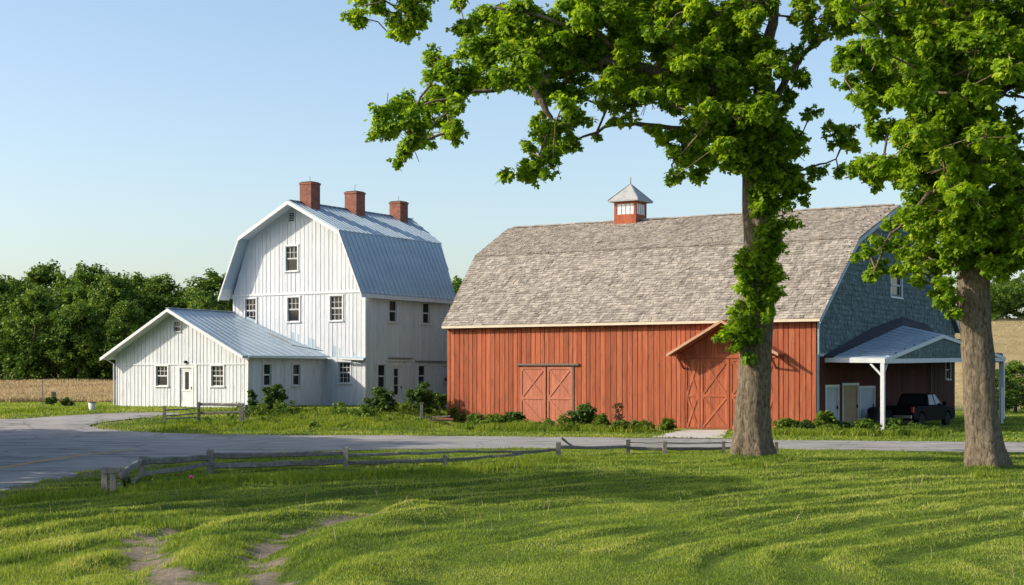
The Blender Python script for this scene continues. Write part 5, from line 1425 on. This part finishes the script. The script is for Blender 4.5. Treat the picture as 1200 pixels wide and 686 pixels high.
# near lawn
X, Y = sample_view(700000, 15.5, 50.5, g, 1.75)
k = clear(X, Y) & (g.uniform(0, 1, len(X)) > dirt_mask(X, Y)*1.0); X, Y = X[k], Y[k]
r, s_ = streak(X, Y)
rw = rows(X, Y)
hs_ = .036+.010*rw+.012*vnoise(r/.55+vnoise(X/3, Y/3, 5)*2, s_/3.2, 21)+.05*np.maximum(0, fbm(X/1.1, Y/1.1, 88)-.55)*3
left = ss((-1.5-X)/4)*ss((27-Y)/4); hs_ = hs_*(1+.5*left)
clump = fbm(X/.25, Y/.25, 60)
hh = hs_*g.uniform(.55, 1.35, len(X))*(.6+.8*clump)*np.clip(Y/32, .85, 1.2)
rn = np.clip(g.beta(2, 2.4, len(X))*.6+.14*rw+.35*(vnoise(r/.7+vnoise(X/2, Y/2, 6)*1.5, s_/3.2, 97)-.5)+.55*(fbm(X/1.2, Y/1.2, 51)-.5)+.22, 0, 1)
blades('lawn_grass', X, Y, hh,   .0115*np.clip(Y/24, .75, 1.9)*g.uniform(.7, 1.3, len(X)), rn, M['grass'], label='short green lawn grass with mowing streaks in the foreground', g=g)
# scattered seed heads and little weeds
X, Y = sample_view(500, 15.5, 40, g, 1.3); k = clear(X, Y) & (fbm(X/1.6, Y/1.6, 19) > .5); X, Y = X[k], Y[k]
blades('seed_heads', X, Y, g.uniform(.14, .3, len(X)), .008*np.clip(Y/24, .8, 1.6), g.uniform(.7, 1, len(X)), M['dry_grass'], label='thin pale seed stalks scattered over the lawn', g=g)
# verge, island and barn yard
X, Y = sample_view(300000, 50, 100, g, 1.2)
k = clear(X, Y, .35) & ~(field_mask(X, Y) > .5); X, Y = X[k], Y[k]
rn = np.clip(g.beta(2, 2, len(X))*.7+.9*(fbm(X/2.2, Y/1.6, 53)-.5)+.16, 0, 1)
hh = (.055+.10*np.maximum(0, fbm(X/1.3, Y/1.3, 14)-.35))*g.uniform(.6, 1.4, len(X))
blades('verge_grass', X, Y, hh, .045*np.clip(Y/70, .8, 1.3)*g.uniform(.7, 1.2, len(X)), rn, M['grass'], label='green grass of the road verge and the barn yard', g=g)
# tall grass: along the near fence, on the island, along the walls
tx_, ty_, th_ = [], [], []
def along(pts, n, spread, hmin, hmax, px=True):
    W_ = [G(*p)[:2] for p in pts] if px else pts
    for (x0, y0), (x1, y1) in zip(W_[:-1], W_[1:]):
        L = math.hypot(x1-x0, y1-y0); m_ = int(n*L); t = g.uniform(0, 1, m_)
        X = x0+(x1-x0)*t+g.normal(0, spread*.4, m_); Y = y0+(y1-y0)*t+g.normal(0, spread, m_)
        k = clear(X, Y) & (fbm(X/.6, Y/.6, 77) > .38); X, Y = X[k], Y[k]
        tx_.append(X); ty_.append(Y); th_.append(g.uniform(hmin, hmax, len(X))*(.5+.9*fbm(X/.8, Y/.8, 78)))
along([(160,574),(200,572),(247,568),(330,566),(405,562),(470,558),(522,554),(600,547),(654,543)], 1500, .6, .10, .26)
along([(654,543),(700,540),(790,536)], 500, .5, .06, .14)
along([(0,588),(60,584),(120,580)], 500, .5, .08, .22)
along([(196,502),(230,500),(290,500),(340,500),(400,500),(440,498),(500,500)], 1000, .9, .10, .30)
along([(300,492),(350,494),(420,492),(480,494)], 900, 1.2, .12, .32)
along([(540,504),(600,505),(680,506),(760,507)], 1000, .5, .15, .45)
along([(905,511),(960,511),(1030,511),(1110,511)], 900, .5, .15, .4)
along([(292,482),(330,485),(380,485),(430,487),(520,489)], 700, .35, .15, .4)
along([(0,484),(60,481),(133,479.5)], 600, .8, .08, .22)
along([(862,546),(882,548),(905,546)], 500, .35, .08, .22); along([(1135,560),(1155,562),(1180,560)], 500, .35, .08, .24)
X = np.concatenate(tx_); Y = np.concatenate(ty_); hh = np.concatenate(th_)
rn = np.clip(g.beta(2, 2, len(X))*.8+.6*(fbm(X/1.2, Y/1.2, 54)-.5)+.12, 0, 1)
blades('tall_grass', X, Y, hh, .020*np.clip(Y/40, .9, 2.2)*g.uniform(.7, 1.3, len(X)), rn, M['tall_grass'], lean=.35, label='tall unmown grass along the fences and the foot of the walls', g=g)
print('tall', len(X))
# leafy weed banks
q = np.random.default_rng(91); C = []; Rr = []
def bank(pts, n, sp, h0, h1):
    W_ = [G(*p)[:2] for p in pts]
    for (x0, y0), (x1, y1) in zip(W_[:-1], W_[1:]):
        for k in range(int(n*math.hypot(x1-x0, y1-y0))):
            t = q.uniform(); X = x0+(x1-x0)*t+q.normal(0, sp*.4); Y = y0+(y1-y0)*t+q.normal(0, sp)
            if vnoise(X/1.3, Y/1.3, 31) < .33 or not clear(np.array([X]), np.array([Y]))[0]: continue
            hh_ = q.uniform(h0, h1)*(.5+vnoise(X/1.1, Y/1.1, 32)); C.append(np.array([X, Y, gz(X, Y)+hh_*.6])); Rr.append(hh_*.7)
bank([(530,503),(600,504.5),(662,505.5)], 7, .35, .2, .55); bank([(664,506),(700,506.5),(775,508)], 6, .35, .2, .5)
bank([(905,510),(960,511),(1040,511),(1115,511)], 7, .35, .2, .5); bank([(292,488),(330,490),(420,490),(520,492)], 7, .9, .2, .5)
bank([(296,480),(340,483),(425,485)], 6, .3, .15, .35); bank([(196,500),(240,499),(300,499),(400,498),(500,498)], 3.5, .8, .15, .4)
P, Nn, rn = clump_leaves(C, Rr, 1500, q, sub=5); k = P[:, 2] > H(P[:, 0], P[:, 1])-.02; P, Nn, rn = P[k], Nn[k], rn[k]
tag(link('weeds', leaves_mesh('weeds', P, Nn, .085*q.uniform(.6, 1.3, len(P)), rn, 'leaf', q), None, M['bright_shrub']), 'leafy weeds along the foot of the barn and farmhouse walls', 'weeds', kind='stuff')
print('weeds', len(P))
# dry field
n = 150000; Y = 90+80*g.uniform(0, 1, n)**1.5; X = -16-g.uniform(0, 1, n)*(Y*.36-14)
k = (field_mask(X, Y) > .4) & clear(X, Y); X, Y = X[k], Y[k]
X2 = g.uniform(30, 80, 9000); Y2 = 100+g.uniform(0, 1, 9000)**1.3*85; k = field_mask(X2, Y2) > .4; X = np.concatenate([X, X2[k]]); Y = np.concatenate([Y, Y2[k]])
rn = np.clip(g.beta(2, 2, len(X))*np.where(X > 0, .3, .8)+.5*(fbm(X/4, Y/6, 64)-.5)+np.where(X > 0, .35, .05), 0, .97)
blades('dry_field_grass', X, Y, g.uniform(.22, .5, len(X))*(.6+.6*fbm(X/3, Y/3, 90))*np.where(X > 0, .3, 1), .09*np.clip(Y/100, .9, 1.6)*g.uniform(.6, 1.2, len(X)), rn, M['dry_grass'], lean=.3, label='tall straw-coloured grass of the dry fields', g=g)
print('objects', len(bpy.data.objects))
